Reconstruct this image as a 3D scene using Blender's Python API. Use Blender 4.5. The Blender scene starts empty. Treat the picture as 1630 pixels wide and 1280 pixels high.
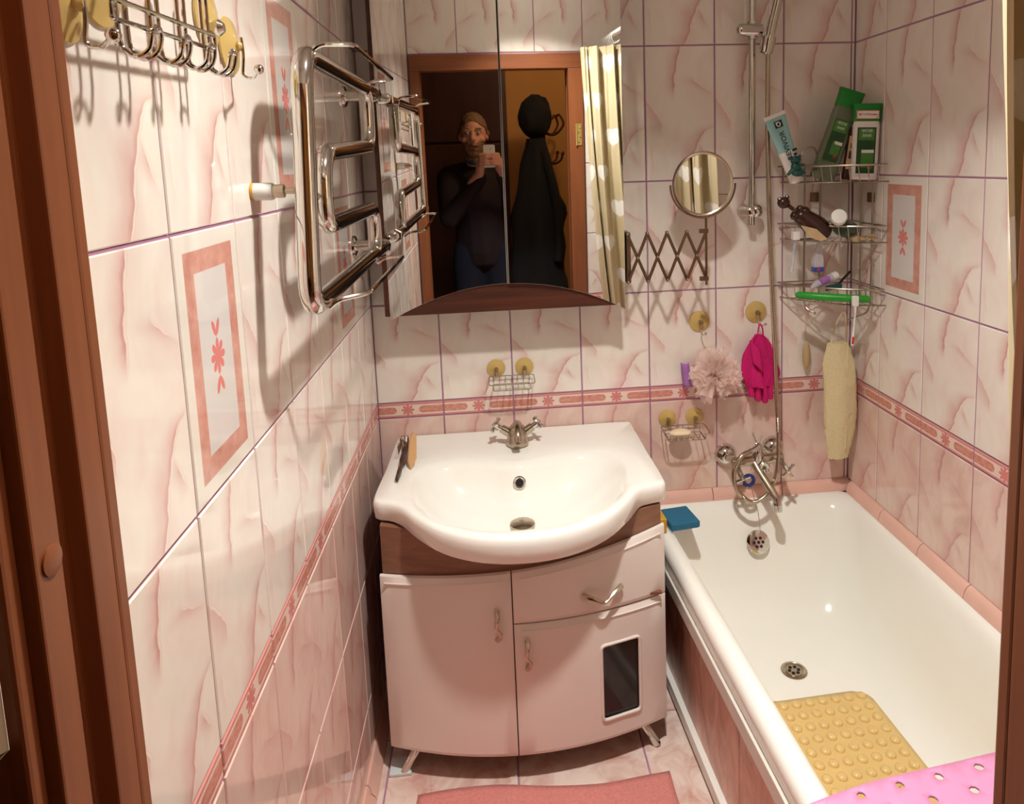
import bpy, bmesh, math, random
from mathutils import Vector, Matrix, noise
R = math.radians
PI = math.pi
random.seed(7)

# ------------------------------------------------------------------ camera, world, light, exposure
sc = bpy.context.scene
col = sc.collection
cam = bpy.data.cameras.new('camera')
camo = bpy.data.objects.new('camera', cam); col.objects.link(camo)
CAM = Vector((.363, -2.138, 1.534))
YAW, PITCH, ROLL, FPX, SX, SY = .095, -.126, -.033, 1148.5, 77.1, -238.3
fw = Vector((math.sin(YAW)*math.cos(PITCH), math.cos(YAW)*math.cos(PITCH), math.sin(PITCH)))
rt = Vector((math.cos(YAW), -math.sin(YAW), 0)); up = rt.cross(fw)
r2 = rt*math.cos(ROLL) + up*math.sin(ROLL); u2 = up*math.cos(ROLL) - rt*math.sin(ROLL)
mw = Matrix.Identity(4)
for i in range(3):
    mw[i][0] = r2[i]; mw[i][1] = u2[i]; mw[i][2] = -fw[i]; mw[i][3] = CAM[i]
camo.matrix_world = mw
cam.sensor_fit = 'HORIZONTAL'; cam.sensor_width = 36
cam.lens = FPX/1630*36
cam.shift_x = -SX/1630; cam.shift_y = SY/1630
cam.clip_start = .01; cam.clip_end = 30
sc.camera = camo

w = bpy.data.worlds.new('world'); sc.world = w; w.use_nodes = True
w.node_tree.nodes['Background'].inputs[0].default_value = (1, .82, .62, 1)
w.node_tree.nodes['Background'].inputs[1].default_value = .05

def lamp_point(name, loc, energy, color, radius):
    l = bpy.data.lights.new(name, 'POINT'); l.energy = energy; l.color = color; l.shadow_soft_size = radius
    o = bpy.data.objects.new(name, l); o.location = loc; col.objects.link(o); return o
LAMP = Vector((.64, -1.12, 2.335))
al = bpy.data.lights.new('bathroom_lamp_light', 'AREA'); al.shape = 'DISK'; al.size = .09; al.spread = R(114); al.energy = 13.5; al.color = (1, .975, .925)
alo = bpy.data.objects.new('bathroom_lamp_light', al); alo.location = LAMP; col.objects.link(alo)
lamp_point('bathroom_bulb_glow', LAMP, 2.3, (1, .975, .925), .045)
lamp_point('hall_bulb_light', (.95, -1.9, 2.3), 11, (1, .66, .38), .06)

vs = sc.view_settings
vs.view_transform = 'Standard'; vs.look = 'None'; vs.gamma = 1; vs.use_curve_mapping = False
vs.exposure = 0.3

# ------------------------------------------------------------------ materials
def lin(c):
    return tuple(((v/255)/12.92 if v/255 <= .04045 else ((v/255+.055)/1.055)**2.4) for v in c)
MATS = {}
class G:
    """small node-graph helper"""
    def __init__(s, name):
        s.m = bpy.data.materials.new(name); s.m.use_nodes = True
        s.t = s.m.node_tree; s.b = s.t.nodes['Principled BSDF']; MATS[name] = s.m
    def n(s, t): return s.t.nodes.new(t)
    def put(s, sock, v):
        if isinstance(v, bpy.types.NodeSocket): s.t.links.new(v, sock)
        elif isinstance(v, (tuple, list)) and len(v) == 3 and sock.type == 'RGBA': sock.default_value = (*v, 1)
        else: sock.default_value = v
    def ma(s, op, a, b=0., c=0., clamp=False):
        n = s.n('ShaderNodeMath'); n.operation = op; n.use_clamp = clamp
        s.put(n.inputs[0], a); s.put(n.inputs[1], b); s.put(n.inputs[2], c); return n.outputs[0]
    def mr(s, v, a, b, c=0., d=1., smooth=False):
        n = s.n('ShaderNodeMapRange'); n.interpolation_type = 'SMOOTHSTEP' if smooth else 'LINEAR'
        for i, x in enumerate((v, a, b, c, d)): s.put(n.inputs[i], x)
        return n.outputs[0]
    def mix(s, f, a, b):
        n = s.n('ShaderNodeMix'); n.data_type = 'RGBA'
        s.put(n.inputs[0], f); s.put(n.inputs[6], a); s.put(n.inputs[7], b); return n.outputs[2]
    def noise(s, vec, scale, detail=2., rough=.5, dist=0.):
        n = s.n('ShaderNodeTexNoise'); s.put(n.inputs['Vector'], vec); n.inputs['Scale'].default_value = scale
        n.inputs['Detail'].default_value = detail; n.inputs['Roughness'].default_value = rough; n.inputs['Distortion'].default_value = dist
        return n.outputs[0]
    def co(s, k='Object'): return s.n('ShaderNodeTexCoord').outputs[k]
    def sep(s, v):
        n = s.n('ShaderNodeSeparateXYZ'); s.put(n.inputs[0], v); return n.outputs
    def curve(s, v, pts):
        n = s.n('ShaderNodeFloatCurve'); c = n.mapping.curves[0]
        pts = sorted(pts)
        c.points[0].location = pts[0]; c.points[1].location = pts[-1]
        for p in pts[1:-1]: c.points.new(*p)
        n.mapping.update(); s.put(n.inputs['Value'], v); return n.outputs[0]
    def scale(s, v, k):
        n = s.n('ShaderNodeVectorMath'); n.operation = 'MULTIPLY'; s.put(n.inputs[0], v); n.inputs[1].default_value = k; return n.outputs[0]
    def bump(s, h, st=.2, dist=.002):
        n = s.n('ShaderNodeBump'); n.inputs['Strength'].default_value = st; n.inputs['Distance'].default_value = dist
        s.put(n.inputs['Height'], h); s.t.links.new(n.outputs[0], s.b.inputs['Normal'])
    def set(s, **k):
        for a, v in k.items(): s.put(s.b.inputs[a.replace('_', ' ')], v)
        return s

def plain(name, c, rough=.5, metal=0., var=.06, scale=30, bump=0, **k):
    g = G(name); c = lin(c)
    nz = g.noise(g.co(), scale, 3)
    g.set(Base_Color=g.mix(nz, tuple(v*(1-var) for v in c), tuple(min(1, v*(1+var)) for v in c)), Roughness=rough, Metallic=metal)
    if bump: g.bump(g.noise(g.co(), scale*6, 3), bump)
    for a, v in k.items(): g.put(g.b.inputs[a.replace('_', ' ')], v)
    return g.m

WHITE_T = lin((236, 229, 218)); ROSE = lin((208, 152, 146))
def stroke(g, u, v, pts, width, v0, v1, st, wob, vn=.75):
    c = g.curve(v, pts)
    d = g.ma('ADD', g.ma('SUBTRACT', u, c), wob)
    t = g.ma('POWER', g.mr(d, -width, 0), 2.)
    t = g.ma('MULTIPLY', t, g.mr(d, .03, -.012, smooth=True))
    win = g.ma('MULTIPLY', g.mr(v, v0, v0+.14, smooth=True), g.mr(v, v1, v1-.1, smooth=True))
    pink = g.ma('MULTIPLY', g.ma('MULTIPLY', t, win), st)
    vein = g.ma('MULTIPLY', g.ma('MULTIPLY', g.mr(g.ma('ABSOLUTE', d), .018, .006), win), vn)
    return pink, vein
def tile_mat(name, base, tint, amt, vn):
    g = G(name)
    uv = g.co('UV'); sx = g.sep(uv); u, v = sx[0], sx[1]
    vec = g.scale(uv, (1, 1.5, 1))
    wob = g.ma('ADD', g.ma('MULTIPLY', g.ma('SUBTRACT', g.noise(vec, 4, 2, .5), .5), .16), g.ma('MULTIPLY', g.ma('SUBTRACT', g.noise(vec, 18, 1), .5), .022))
    S = [([(0, .42), (.6, .42), (.7, .44), (.8, .43), (.9, .48), (1, .52)], .22, .58, 1.06, .95),
         ([(0, .24), (.3, .24), (.4, .23), (.48, .17), (.55, .09), (.64, .0), (1, 0)], .3, .3, .66, .6),
         ([(0, 1), (.62, 1), (.7, .84), (.77, .7), (1, .66)], .34, .6, .8, .72),
         ([(0, .56), (.1, .66), (.2, .7), (.28, .77), (.36, .88), (.42, 1), (1, 1)], .34, -.1, .44, .8),
         ([(0, .98), (.12, .93), (.2, .87), (.28, .79), (1, .7)], .22, .08, .3, .75),
         ([(0, .1), (.1, .12), (.25, .1), (.4, .05), (1, .02)], .12, .02, .3, .25)]
    pk = ve = None
    for s_ in S:
        a, b = stroke(g, u, v, *s_, wob, vn)
        pk = a if pk is None else g.ma('MAXIMUM', pk, a)
        ve = b if ve is None else g.ma('MAXIMUM', ve, b)
    cloud = g.mr(g.noise(g.scale(uv, (1, .9, 1)), 2.6, 3, .55, .6), .4, .75)
    c0 = g.mix(g.ma('MULTIPLY', cloud, amt), base, tint)
    c1 = g.mix(pk, c0, ROSE)
    c1 = g.mix(g.mr(pk, .5, .95, 0, .55), c1, lin((178, 112, 106)))
    c2 = g.mix(ve, c1, lin((244, 236, 222)))
    g.set(Base_Color=c2, Roughness=.06, Specular_IOR_Level=.85)
    return g.m
tile_mat('tile_white', WHITE_T, lin((226, 194, 186)), .5, .75)
tile_mat('tile_pink', lin((228, 202, 190)), lin((210, 160, 148)), .75, .3)

def flower(g, x, y, r):
    """8-petal printed flower, returns mask"""
    ang = g.ma('ARCTAN2', y, x); rad = g.ma('SQRT', g.ma('ADD', g.ma('MULTIPLY', x, x), g.ma('MULTIPLY', y, y)))
    pet = g.ma('ABSOLUTE', g.ma('COSINE', g.ma('MULTIPLY', ang, 4.)))
    lim = g.ma('MULTIPLY', g.ma('ADD', g.ma('MULTIPLY', g.ma('POWER', pet, .45), .72), .3), r)
    return g.mr(g.ma('SUBTRACT', lim, rad), 0., .06*r)
def rect(g, u, v, u0, u1, v0, v1, e=.004):
    a = g.ma('MULTIPLY', g.mr(u, u0, u0+e), g.mr(u, u1, u1-e))
    b = g.ma('MULTIPLY', g.mr(v, v0, v0+e), g.mr(v, v1, v1-e)); return g.ma('MULTIPLY', a, b)
def ellipse(g, x, y, cx, cy, a, b, rot):
    dx = g.ma('SUBTRACT', x, cx); dy = g.ma('SUBTRACT', y, cy)
    X = g.ma('ADD', g.ma('MULTIPLY', dx, math.cos(rot)), g.ma('MULTIPLY', dy, math.sin(rot)))
    Y = g.ma('SUBTRACT', g.ma('MULTIPLY', dy, math.cos(rot)), g.ma('MULTIPLY', dx, math.sin(rot)))
    q = g.ma('ADD', g.ma('POWER', g.ma('DIVIDE', g.ma('ABSOLUTE', X), a), 2.), g.ma('POWER', g.ma('DIVIDE', g.ma('ABSOLUTE', Y), b), 2.))
    return g.mr(q, 1.15, .9)
def decor_mat():
    g = G('tile_decor'); uv = g.co('UV'); s = g.sep(uv); u, v = s[0], s[1]
    fr = g.ma('SUBTRACT', rect(g, u, v, .11, .89, .065, .935), rect(g, u, v, .245, .755, .15, .85))
    bl = g.noise(g.scale(uv, (1, 1.6, 1)), 6, 4, .6)
    frc = g.mix(g.mr(bl, .35, .7), lin((216, 164, 146)), lin((198, 132, 118)))
    inn = g.mix(rect(g, u, v, .245, .755, .15, .85), lin((232, 226, 214)), lin((218, 213, 208)))
    x = g.ma('SUBTRACT', u, .5); y = g.ma('MULTIPLY', g.ma('SUBTRACT', v, .5), 1.58)
    f = flower(g, x, y, .115)
    for sg in (-1, 1):
        f = g.ma('MAXIMUM', f, ellipse(g, x, y, .03, .18*sg+.0, .055, .022, sg*R(62)))
        f = g.ma('MAXIMUM', f, ellipse(g, x, y, -.03, .18*sg, .055, .022, sg*R(118)))
    f = g.ma('MAXIMUM', f, rect(g, x, y, -.006, .006, -.17, .17))
    c = g.mix(f, g.mix(fr, inn, frc), lin((222, 130, 124)))
    g.set(Base_Color=c, Roughness=.06, Specular_IOR_Level=.85)
decor_mat()
def border_mat():
    g = G('tile_border'); uv = g.co('UV'); s = g.sep(uv); u, v = s[0], s[1]
    cl = g.noise(g.scale(uv, (3, 1, 1)), 5, 4, .6)
    band = lin((206, 140, 132)); wht = lin((228, 205, 192)); ter = g.mix(g.mr(cl, .35, .7), lin((214, 154, 138)), lin((192, 116, 100)))
    mid = rect(g, u, v, -.1, 1.1, .2, .8, .02); line = rect(g, u, v, -.1, 1.1, .14, .86, .02)
    x = g.ma('MULTIPLY', g.ma('SUBTRACT', u, .5), 4.5); y = g.ma('SUBTRACT', v, .5)
    f = flower(g, x, y, .42)
    au = g.ma('SUBTRACT', g.ma('ABSOLUTE', x), 2.25)   # distance from the joint, negative inside
    cap = g.ma('MAXIMUM', g.ma('SUBTRACT', g.ma('ABSOLUTE', au), 1.28), 0.)
    q = g.ma('SQRT', g.ma('ADD', g.ma('MULTIPLY', cap, cap), g.ma('MULTIPLY', y, y)))
    pill = g.mr(q, .27, .23)
    c = g.mix(line, band, lin((232, 208, 196)))
    c = g.mix(mid, c, wht); c = g.mix(pill, c, ter); c = g.mix(f, c, lin((208, 128, 122)))
    g.set(Base_Color=c, Roughness=.12)
border_mat()
def floor_mat():
    g = G('tile_floor'); uv = g.co('UV')
    n1 = g.noise(uv, 3.2, 4, .6, 1.2); n2 = g.noise(g.scale(uv, (1, 2, 1)), 5, 3, .5, .8)
    c = g.mix(g.mr(n1, .4, .68), lin((228, 208, 196)), lin((202, 156, 144)))
    c = g.mix(g.mr(n2, .6, .8, 0, .5), c, lin((240, 226, 214)))
    g.set(Base_Color=c, Roughness=.22)
floor_mat()
plain('grout', (164, 118, 146), .8, var=.12, scale=60)
plain('ceiling_white', (226, 222, 212), .9)
plain('pink_ceramic', (230, 184, 168), .2, var=.1, scale=8)
plain('dark_seal', (110, 88, 80), .8, var=.3, scale=40)
plain('porcelain', (244, 242, 234), .08, var=.01, Coat_Weight=.3)
plain('enamel', (244, 243, 234), .14, var=.015, scale=4)
plain('chrome', (214, 212, 206), .09, 1., var=.02)
plain('chrome_dull', (190, 178, 158), .24, 1., var=.15, scale=90)
plain('steel_wire', (180, 172, 156), .28, 1., var=.1, scale=80)
plain('bronze', (128, 106, 84), .38, 1., var=.12, scale=60)
plain('brown_bottle', (58, 30, 20), .25, var=.1)
plain('black_hole', (14, 12, 11), .8)
plain('white_plastic', (232, 230, 222), .35, var=.02)
plain('grey_white', (214, 208, 198), .4, var=.04)
plain('vanity_white', (228, 217, 208), .28, var=.012, scale=6)
plain('smoked_glass', (26, 23, 22), .12, var=.1)
plain('brown_badge', (124, 74, 52), .4)
plain('light_grey_paper', (206, 214, 212), .7)

plain('suction_dark', (126, 98, 62), .3, var=.1)
plain('brass_cap', (214, 160, 60), .35)
plain('blue_rubber', (24, 42, 112), .5)
plain('sponge_blue', (40, 108, 140), .9, var=.2, scale=120, bump=.6)
plain('sponge_yellow', (206, 158, 48), .9, var=.2, scale=120, bump=.6)
plain('cream_terry', (244, 224, 176), .95, var=.16, scale=180, bump=1.0)
plain('cord_cream', (226, 206, 170), .9)
plain('soap', (236, 214, 178), .4)
plain('rug_pink', (224, 142, 134), .98, var=.22, scale=160, bump=1.0)
plain('mesh_pink', (240, 196, 178), .7, var=.08, scale=50, Transmission_Weight=.0)
plain('purple_mesh', (166, 110, 178), .7, var=.1)
plain('magenta_cloth', (224, 20, 120), .9, var=.22, scale=220, bump=1.0)
plain('bathmat_amber', (224, 192, 126), .3, var=.1, scale=14)
plain('foam_pink', (240, 160, 204), .6, var=.03)
plain('teal_plastic', (10, 70, 66), .35)
plain('green_cap', (16, 134, 44), .4, var=.05)
plain('dark_green_label', (22, 74, 34), .35, var=.2, scale=40)
plain('mid_green_label', (70, 132, 52), .35, var=.25, scale=50)
plain('white_bottle', (234, 230, 224), .3, var=.02)
plain('red_print', (206, 40, 44), .5)
plain('ink_dark', (18, 40, 46), .5)
plain('ink_white', (236, 238, 232), .5)
plain('tube_aqua', (150, 200, 200), .35, var=.04)
plain('label_beige', (196, 168, 128), .5, var=.25, scale=60)
plain('label_dark', (66, 42, 30), .5, var=.2, scale=60)
plain('comb_green', (38, 150, 40), .4)
plain('black_plastic', (22, 20, 20), .4)
plain('blue_ink', (44, 70, 150), .4)
plain('brush_brown', (66, 38, 32), .4)
plain('brush_wood', (196, 148, 96), .6, var=.1)
plain('bristle', (112, 82, 58), .8)
plain('skin', (214, 156, 132), .55, var=.06, scale=20, Subsurface_Weight=.0)
plain('hair', (120, 92, 64), .8, var=.25, scale=90)
plain('beard', (150, 116, 88), .85, var=.2, scale=90)
plain('lips', (150, 86, 74), .5)
plain('eye', (190, 176, 164), .3); plain('iris', (50, 60, 66), .2)
plain('sweater', (40, 27, 32), .95, var=.15, scale=120)
plain('shirt', (110, 112, 128), .9); plain('jeans', (24, 28, 46), .9, var=.2, scale=90)
plain('phone_white', (228, 230, 228), .25); plain('phone_silver', (180, 182, 184), .3, .8)
plain('coat_black', (16, 17, 20), .85, var=.2, scale=40)
plain('fur_black', (10, 10, 12), .95, var=.3, scale=160, bump=1)
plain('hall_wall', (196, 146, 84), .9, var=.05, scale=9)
plain('hall_floor', (110, 74, 48), .5, var=.15, scale=12)
plain('hinge_brass', (206, 180, 104), .35, .6)
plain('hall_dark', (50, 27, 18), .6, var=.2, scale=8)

def translucent(name, c, alpha, rough):
    g = G(name); g.set(Base_Color=lin(c), Roughness=rough, Alpha=alpha); return g.m
translucent('bottle_clear_green', (120, 130, 104), .78, .15)
translucent('bottle_green_glass', (24, 84, 52), .8, .12)
translucent('clear_plastic', (214, 214, 220), .55, .2)
def puff_mat():
    g = G('puff_mesh'); t = g.t; o = t.nodes['Material Output']
    d = g.n('ShaderNodeBsdfDiffuse'); tr_ = g.n('ShaderNodeBsdfTranslucent'); tp_ = g.n('ShaderNodeBsdfTransparent'); m1 = g.n('ShaderNodeMixShader'); m2 = g.n('ShaderNodeMixShader')
    cc = g.mix(g.noise(g.co(), 40, 2), lin((255, 232, 224)), lin((255, 244, 238)))
    g.put(d.inputs[0], cc); g.put(tr_.inputs[0], cc); m1.inputs[0].default_value = .5; m2.inputs[0].default_value = .5
    t.links.new(d.outputs[0], m1.inputs[1]); t.links.new(tr_.outputs[0], m1.inputs[2]); t.links.new(m1.outputs[0], m2.inputs[1]); t.links.new(tp_.outputs[0], m2.inputs[2]); t.links.new(m2.outputs[0], o.inputs[0])
puff_mat()
translucent('beige_clear', (206, 178, 130), .7, .3)
def mirror_mat():
    g = G('mirror'); nz = g.noise(g.co(), 14, 3)
    g.set(Base_Color=g.mix(nz, (.80, .80, .77), (.84, .84, .81)), Metallic=1., Roughness=.012)
mirror_mat()
translucent('suction_amber', (222, 190, 116), .72, .2)
def wood(name, c1, c2, sc_=(30, 30, 2), rough=.4):
    g = G(name); v = g.scale(g.co(), sc_)
    n1 = g.noise(v, 1.6, 5, .6, .4)
    g.set(Base_Color=g.mix(g.mr(n1, .3, .7), lin(c1), lin(c2)), Roughness=rough)
    g.bump(n1, .12, .001)
wood('frame_wood', (118, 66, 36), (136, 79, 44))
wood('frame_wood_h', (118, 66, 36), (136, 79, 44), (2, 30, 30))
wood('walnut', (120, 82, 62), (146, 104, 80), (2, 20, 34))
wood('dark_walnut', (62, 32, 22), (92, 48, 32), (2, 20, 34))
wood('wardrobe', (58, 28, 18), (78, 38, 24), (10, 10, 1.5), .45)
def panel_mat():
    g = G('marble_panel'); v = g.co(); n1 = g.noise(g.scale(v, (1, 5, 2.2)), 2.4, 5, .62, 1.0); n2 = g.noise(g.scale(v, (1, 11, 1.3)), 3, 4, .6, .6)
    c = g.mix(g.mr(n1, .36, .66), lin((224, 182, 162)), lin((184, 132, 114)))
    c = g.mix(g.mr(n2, .56, .74, 0, .5), c, lin((166, 132, 108)))
    g.set(Base_Color=c, Roughness=.35)
panel_mat()
def curtain_mat():
    g = G('curtain_hearts'); uv = g.co('UV'); s = g.sep(uv)
    # hearts scattered on a staggered grid (uv is in units of one repeat)
    row = g.ma('FLOOR', s[1]); off = g.ma('MULTIPLY', g.ma('MODULO', row, 2.), .5)
    fx = g.ma('SUBTRACT', g.ma('FRACT', g.ma('ADD', s[0], off)), .5); fy = g.ma('SUBTRACT', g.ma('FRACT', s[1]), .5)
    x = g.ma('MULTIPLY', fx, 4.6); y = g.ma('MULTIPLY', fy, 4.6)
    x2 = g.ma('MULTIPLY', x, x); y2 = g.ma('MULTIPLY', y, y)
    q = g.ma('SUBTRACT', g.ma('ADD', x2, y2), 1.)
    h = g.ma('SUBTRACT', g.ma('MULTIPLY', g.ma('MULTIPLY', q, q), q), g.ma('MULTIPLY', x2, g.ma('MULTIPLY', y2, y)))
    m = g.mr(h, .02, -.02)
    g.set(Base_Color=g.mix(m, lin((202, 187, 152)), lin((238, 235, 228))), Roughness=.6)
curtain_mat()
def emit(name, c, st):
    g = G(name); g.set(Base_Color=c); g.b.inputs['Emission Color'].default_value = (*c, 1); g.b.inputs['Emission Strength'].default_value = st
emit('led', (1, .84, .66), 12)

# ------------------------------------------------------------------ mesh helpers
def V(*a): return Vector(a)
def crom(pts, n=6, closed=False):
    pts = [Vector(p) for p in pts]; N = len(pts); out = []
    rng = range(N if closed else N-1)
    for i in rng:
        p1 = pts[i]; p2 = pts[(i+1) % N]
        p0 = pts[(i-1) % N] if closed or i > 0 else p1*2-p2
        p3 = pts[(i+2) % N] if closed or i+2 < N else p2*2-p1
        for k in range(n):
            t = k/n; t2 = t*t; t3 = t2*t
            out.append(.5*((2*p1)+(p2-p0)*t+(2*p0-5*p1+4*p2-p3)*t2+(3*p1-p0-3*p2+p3)*t3))
    if not closed: out.append(pts[-1])
    return out
def fillet(pts, r, n=5, closed=False):
    pts = [Vector(p) for p in pts]; N = len(pts); out = []
    for i, p in enumerate(pts):
        if not closed and i in (0, N-1): out.append(p); continue
        a = pts[i-1]-p; b = pts[(i+1) % N]-p
        rr = min(r, a.length*.49, b.length*.49)
        a = p+a.normalized()*rr; b = p+b.normalized()*rr
        for k in range(n+1):
            t = k/n; out.append(a*(1-t)**2+p*2*t*(1-t)+b*t*t)
    return out
class M:
    def __init__(s): s.v = []; s.f = []; s.uv = None
    def add(s, vs_, fs):
        o = len(s.v); s.v += [Vector(p) for p in vs_]; s.f += [tuple(i+o for i in f) for f in fs]; return s
    def box(s, a, b, ch=0):
        a = Vector(a); b = Vector(b)
        lo = Vector([min(a[i], b[i]) for i in range(3)]); hi = Vector([max(a[i], b[i]) for i in range(3)])
        if ch <= 0:
            vs_ = [(x, y, z) for x in (lo.x, hi.x) for y in (lo.y, hi.y) for z in (lo.z, hi.z)]
            return s.add(vs_, [(0, 1, 3, 2), (4, 6, 7, 5), (0, 4, 5, 1), (2, 3, 7, 6), (0, 2, 6, 4), (1, 5, 7, 3)])
        c = ch; loops = []
        for z, i in ((lo.z, c), (lo.z+c, 0), (hi.z-c, 0), (hi.z, c)):
            x0, x1, y0, y1 = lo.x+i, hi.x-i, lo.y+i, hi.y-i; k = c if i == 0 else c*.6
            loops.append([(x0+k, y0, z), (x1-k, y0, z), (x1, y0+k, z), (x1, y1-k, z), (x1-k, y1, z), (x0+k, y1, z), (x0, y1-k, z), (x0, y0+k, z)])
        return s.loops(loops)
    def loops(s, L, cap0=True, cap1=True):
        n = len(L[0]); vs_ = [p for l in L for p in l]; fs = []
        for i in range(len(L)-1):
            for k in range(n):
                fs.append((i*n+k, i*n+(k+1) % n, (i+1)*n+(k+1) % n, (i+1)*n+k))
        if cap0: fs.append(tuple(reversed(range(n))))
        if cap1: fs.append(tuple(range((len(L)-1)*n, len(L)*n)))
        return s.add(vs_, fs)
    def tube(s, path, r, n=8, closed=False, flat=1., caps=True):
        path = [Vector(p) for p in path]; N = len(path)
        rs = r if isinstance(r, (list, tuple)) else [r]*N
        T = []
        for i in range(N):
            if closed: t = path[(i+1) % N]-path[i-1]
            else: t = path[min(i+1, N-1)]-path[max(i-1, 0)]
            T.append(t.normalized() if t.length > 1e-9 else Vector((0, 0, 1)))
        ref = Vector((0, 0, 1)) if abs(T[0].z) < .9 else Vector((0, 1, 0))
        nn = (ref-T[0]*ref.dot(T[0])).normalized(); L = []
        for i in range(N):
            if i:
                q = T[i-1].rotation_difference(T[i]); nn = q @ nn
                nn = (nn-T[i]*nn.dot(T[i])).normalized()
            b = T[i].cross(nn)
            L.append([path[i]+(nn*math.cos(a)+b*math.sin(a)*flat)*rs[i] for a in [2*PI*k/n for k in range(n)]])
        if closed: L.append(L[0])
        return s.loops(L, caps and not closed, caps and not closed)
    def lathe(s, prof, org, axis=(0, 0, 1), n=20, cap0=True, cap1=True, sx=1.):
        axis = Vector(axis).normalized(); org = Vector(org)
        ref = Vector((0, 0, 1)) if abs(axis.z) < .9 else Vector((1, 0, 0))
        a = (ref-axis*ref.dot(axis)).normalized(); b = axis.cross(a)
        return s.loops([[org+axis*h+(a*math.cos(t)+b*math.sin(t)*sx)*max(r, 1e-4) for t in [2*PI*k/n for k in range(n)]] for r, h in prof], cap0, cap1)
    def ball(s, c, r, n=12, sc3=(1, 1, 1), rot=None):
        c = Vector(c); L = []
        for i in range(1, n//2):
            ph = PI*i/(n//2)
            L.append([Vector((math.sin(ph)*math.cos(t)*r*sc3[0], math.sin(ph)*math.sin(t)*r*sc3[1], -math.cos(ph)*r*sc3[2])) for t in [2*PI*k/n for k in range(n)]])
        o = len(s.v); s.loops(L, False, False)
        a = len(s.v); s.v += [Vector((0, 0, -r*sc3[2])), Vector((0, 0, r*sc3[2]))]
        m = len(L)
        for k in range(n):
            s.f.append((o+(k+1) % n, o+k, a)); s.f.append((o+(m-1)*n+k, o+(m-1)*n+(k+1) % n, a+1))
        for i in range(o, len(s.v)):
            p = s.v[i]
            if rot: p = rot @ p
            s.v[i] = p+c
        return s
    def prism(s, poly, org, ax, ay, depth):
        """poly 2D in plane (ax,ay), extruded by vector depth"""
        org = Vector(org); ax = Vector(ax); ay = Vector(ay); d = Vector(depth)
        a = [org+ax*p[0]+ay*p[1] for p in poly]
        return s.loops([a, [p+d for p in a]])
    def grid(s, fn, nu, nv):
        vs_ = [fn(i/nu, j/nv) for j in range(nv+1) for i in range(nu+1)]
        fs = [(j*(nu+1)+i, j*(nu+1)+i+1, (j+1)*(nu+1)+i+1, (j+1)*(nu+1)+i) for j in range(nv) for i in range(nu)]
        return s.add(vs_, fs)
    def xf(s, m, start=0):
        for i in range(start, len(s.v)): s.v[i] = m @ s.v[i]
        return s
ORG = {}
def props(o, label, cat, group=None, kind=None):
    if label: o['label'] = label
    if cat: o['category'] = cat
    if group: o['group'] = group
    if kind: o['kind'] = kind
    return o
def thing(name, loc, label, cat, group=None):
    o = bpy.data.objects.new(name, None); o.empty_display_size = .02; o.location = loc
    col.objects.link(o); ORG[o.name] = Vector(loc); return props(o, label, cat, group)
def fixn(me):
    bm = bmesh.new(); bm.from_mesh(me); bmesh.ops.recalc_face_normals(bm, faces=bm.faces); bm.to_mesh(me); bm.free()
def put(name, m, mat, parent=None, smooth=.7, fix=True, solid=0, sub=0, bevel=0, label=None):
    org = ORG[parent.name] if parent else Vector((0, 0, 0))
    if parent is None and m.v:
        lo = Vector([min(p[i] for p in m.v) for i in range(3)]); hi = Vector([max(p[i] for p in m.v) for i in range(3)])
        org = Vector(((lo.x+hi.x)/2, (lo.y+hi.y)/2, lo.z))
    me = bpy.data.meshes.new(name)
    me.from_pydata([p-org for p in m.v], [], m.f)
    if m.uv:
        uvl = me.uv_layers.new(name='UVMap')
        for p in me.polygons:
            for li in p.loop_indices: uvl.data[li].uv = m.uv[me.loops[li].vertex_index]
    if fix: fixn(me)
    if smooth:
        me.polygons.foreach_set('use_smooth', [True]*len(me.polygons)); me.set_sharp_from_angle(angle=smooth)
    me.materials.append(MATS[mat] if isinstance(mat, str) else mat)
    o = bpy.data.objects.new(name, me); col.objects.link(o)
    if parent: o.parent = parent
    else: o.location = org
    ORG[o.name] = org
    if solid: k = o.modifiers.new('solid', 'SOLIDIFY'); k.thickness = solid; k.offset = 0
    if bevel: k = o.modifiers.new('bevel', 'BEVEL'); k.width = bevel; k.segments = 2; k.limit_method = 'ANGLE'
    if sub: k = o.modifiers.new('sub', 'SUBSURF'); k.levels = sub; k.render_levels = sub
    if label: o['label'] = label
    return o
def copy_tree(o, loc=None, parent=None):
    c = o.copy(); col.objects.link(c); c.parent = parent
    if loc is not None: c.location = loc
    ORG[c.name] = Vector(c.location) if parent is None else ORG[parent.name]
    for ch in list(o.children): copy_tree(ch, None, c)
    return c
def text(body, name, size, loc, xdir, ydir, mat, parent, depth=.0006, width=None, align='CENTER'):
    cu = bpy.data.curves.new(name, 'FONT'); cu.body = body; cu.size = 1; cu.align_x = align; cu.align_y = 'CENTER'; cu.extrude = 0; cu.offset = .014; cu.resolution_u = 3
    o = bpy.data.objects.new(name, cu); col.objects.link(o)
    dg = bpy.context.evaluated_depsgraph_get(); me0 = o.evaluated_get(dg).to_mesh()
    vs_ = [v.co.copy() for v in me0.vertices]; fs = [tuple(p.vertices) for p in me0.polygons]
    o.evaluated_get(dg).to_mesh_clear(); bpy.data.objects.remove(o); bpy.data.curves.remove(cu)
    if not vs_: return None
    w_ = max(v.x for v in vs_)-min(v.x for v in vs_)
    k = (width/w_) if width else size
    X = Vector(xdir).normalized(); Y = Vector(ydir).normalized(); N = X.cross(Y)
    m = M(); m.add([Vector(loc)+X*v.x*k+Y*v.y*size+N*depth for v in vs_], fs)
    return put(name, m, mat, parent, smooth=0, fix=False)

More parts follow.
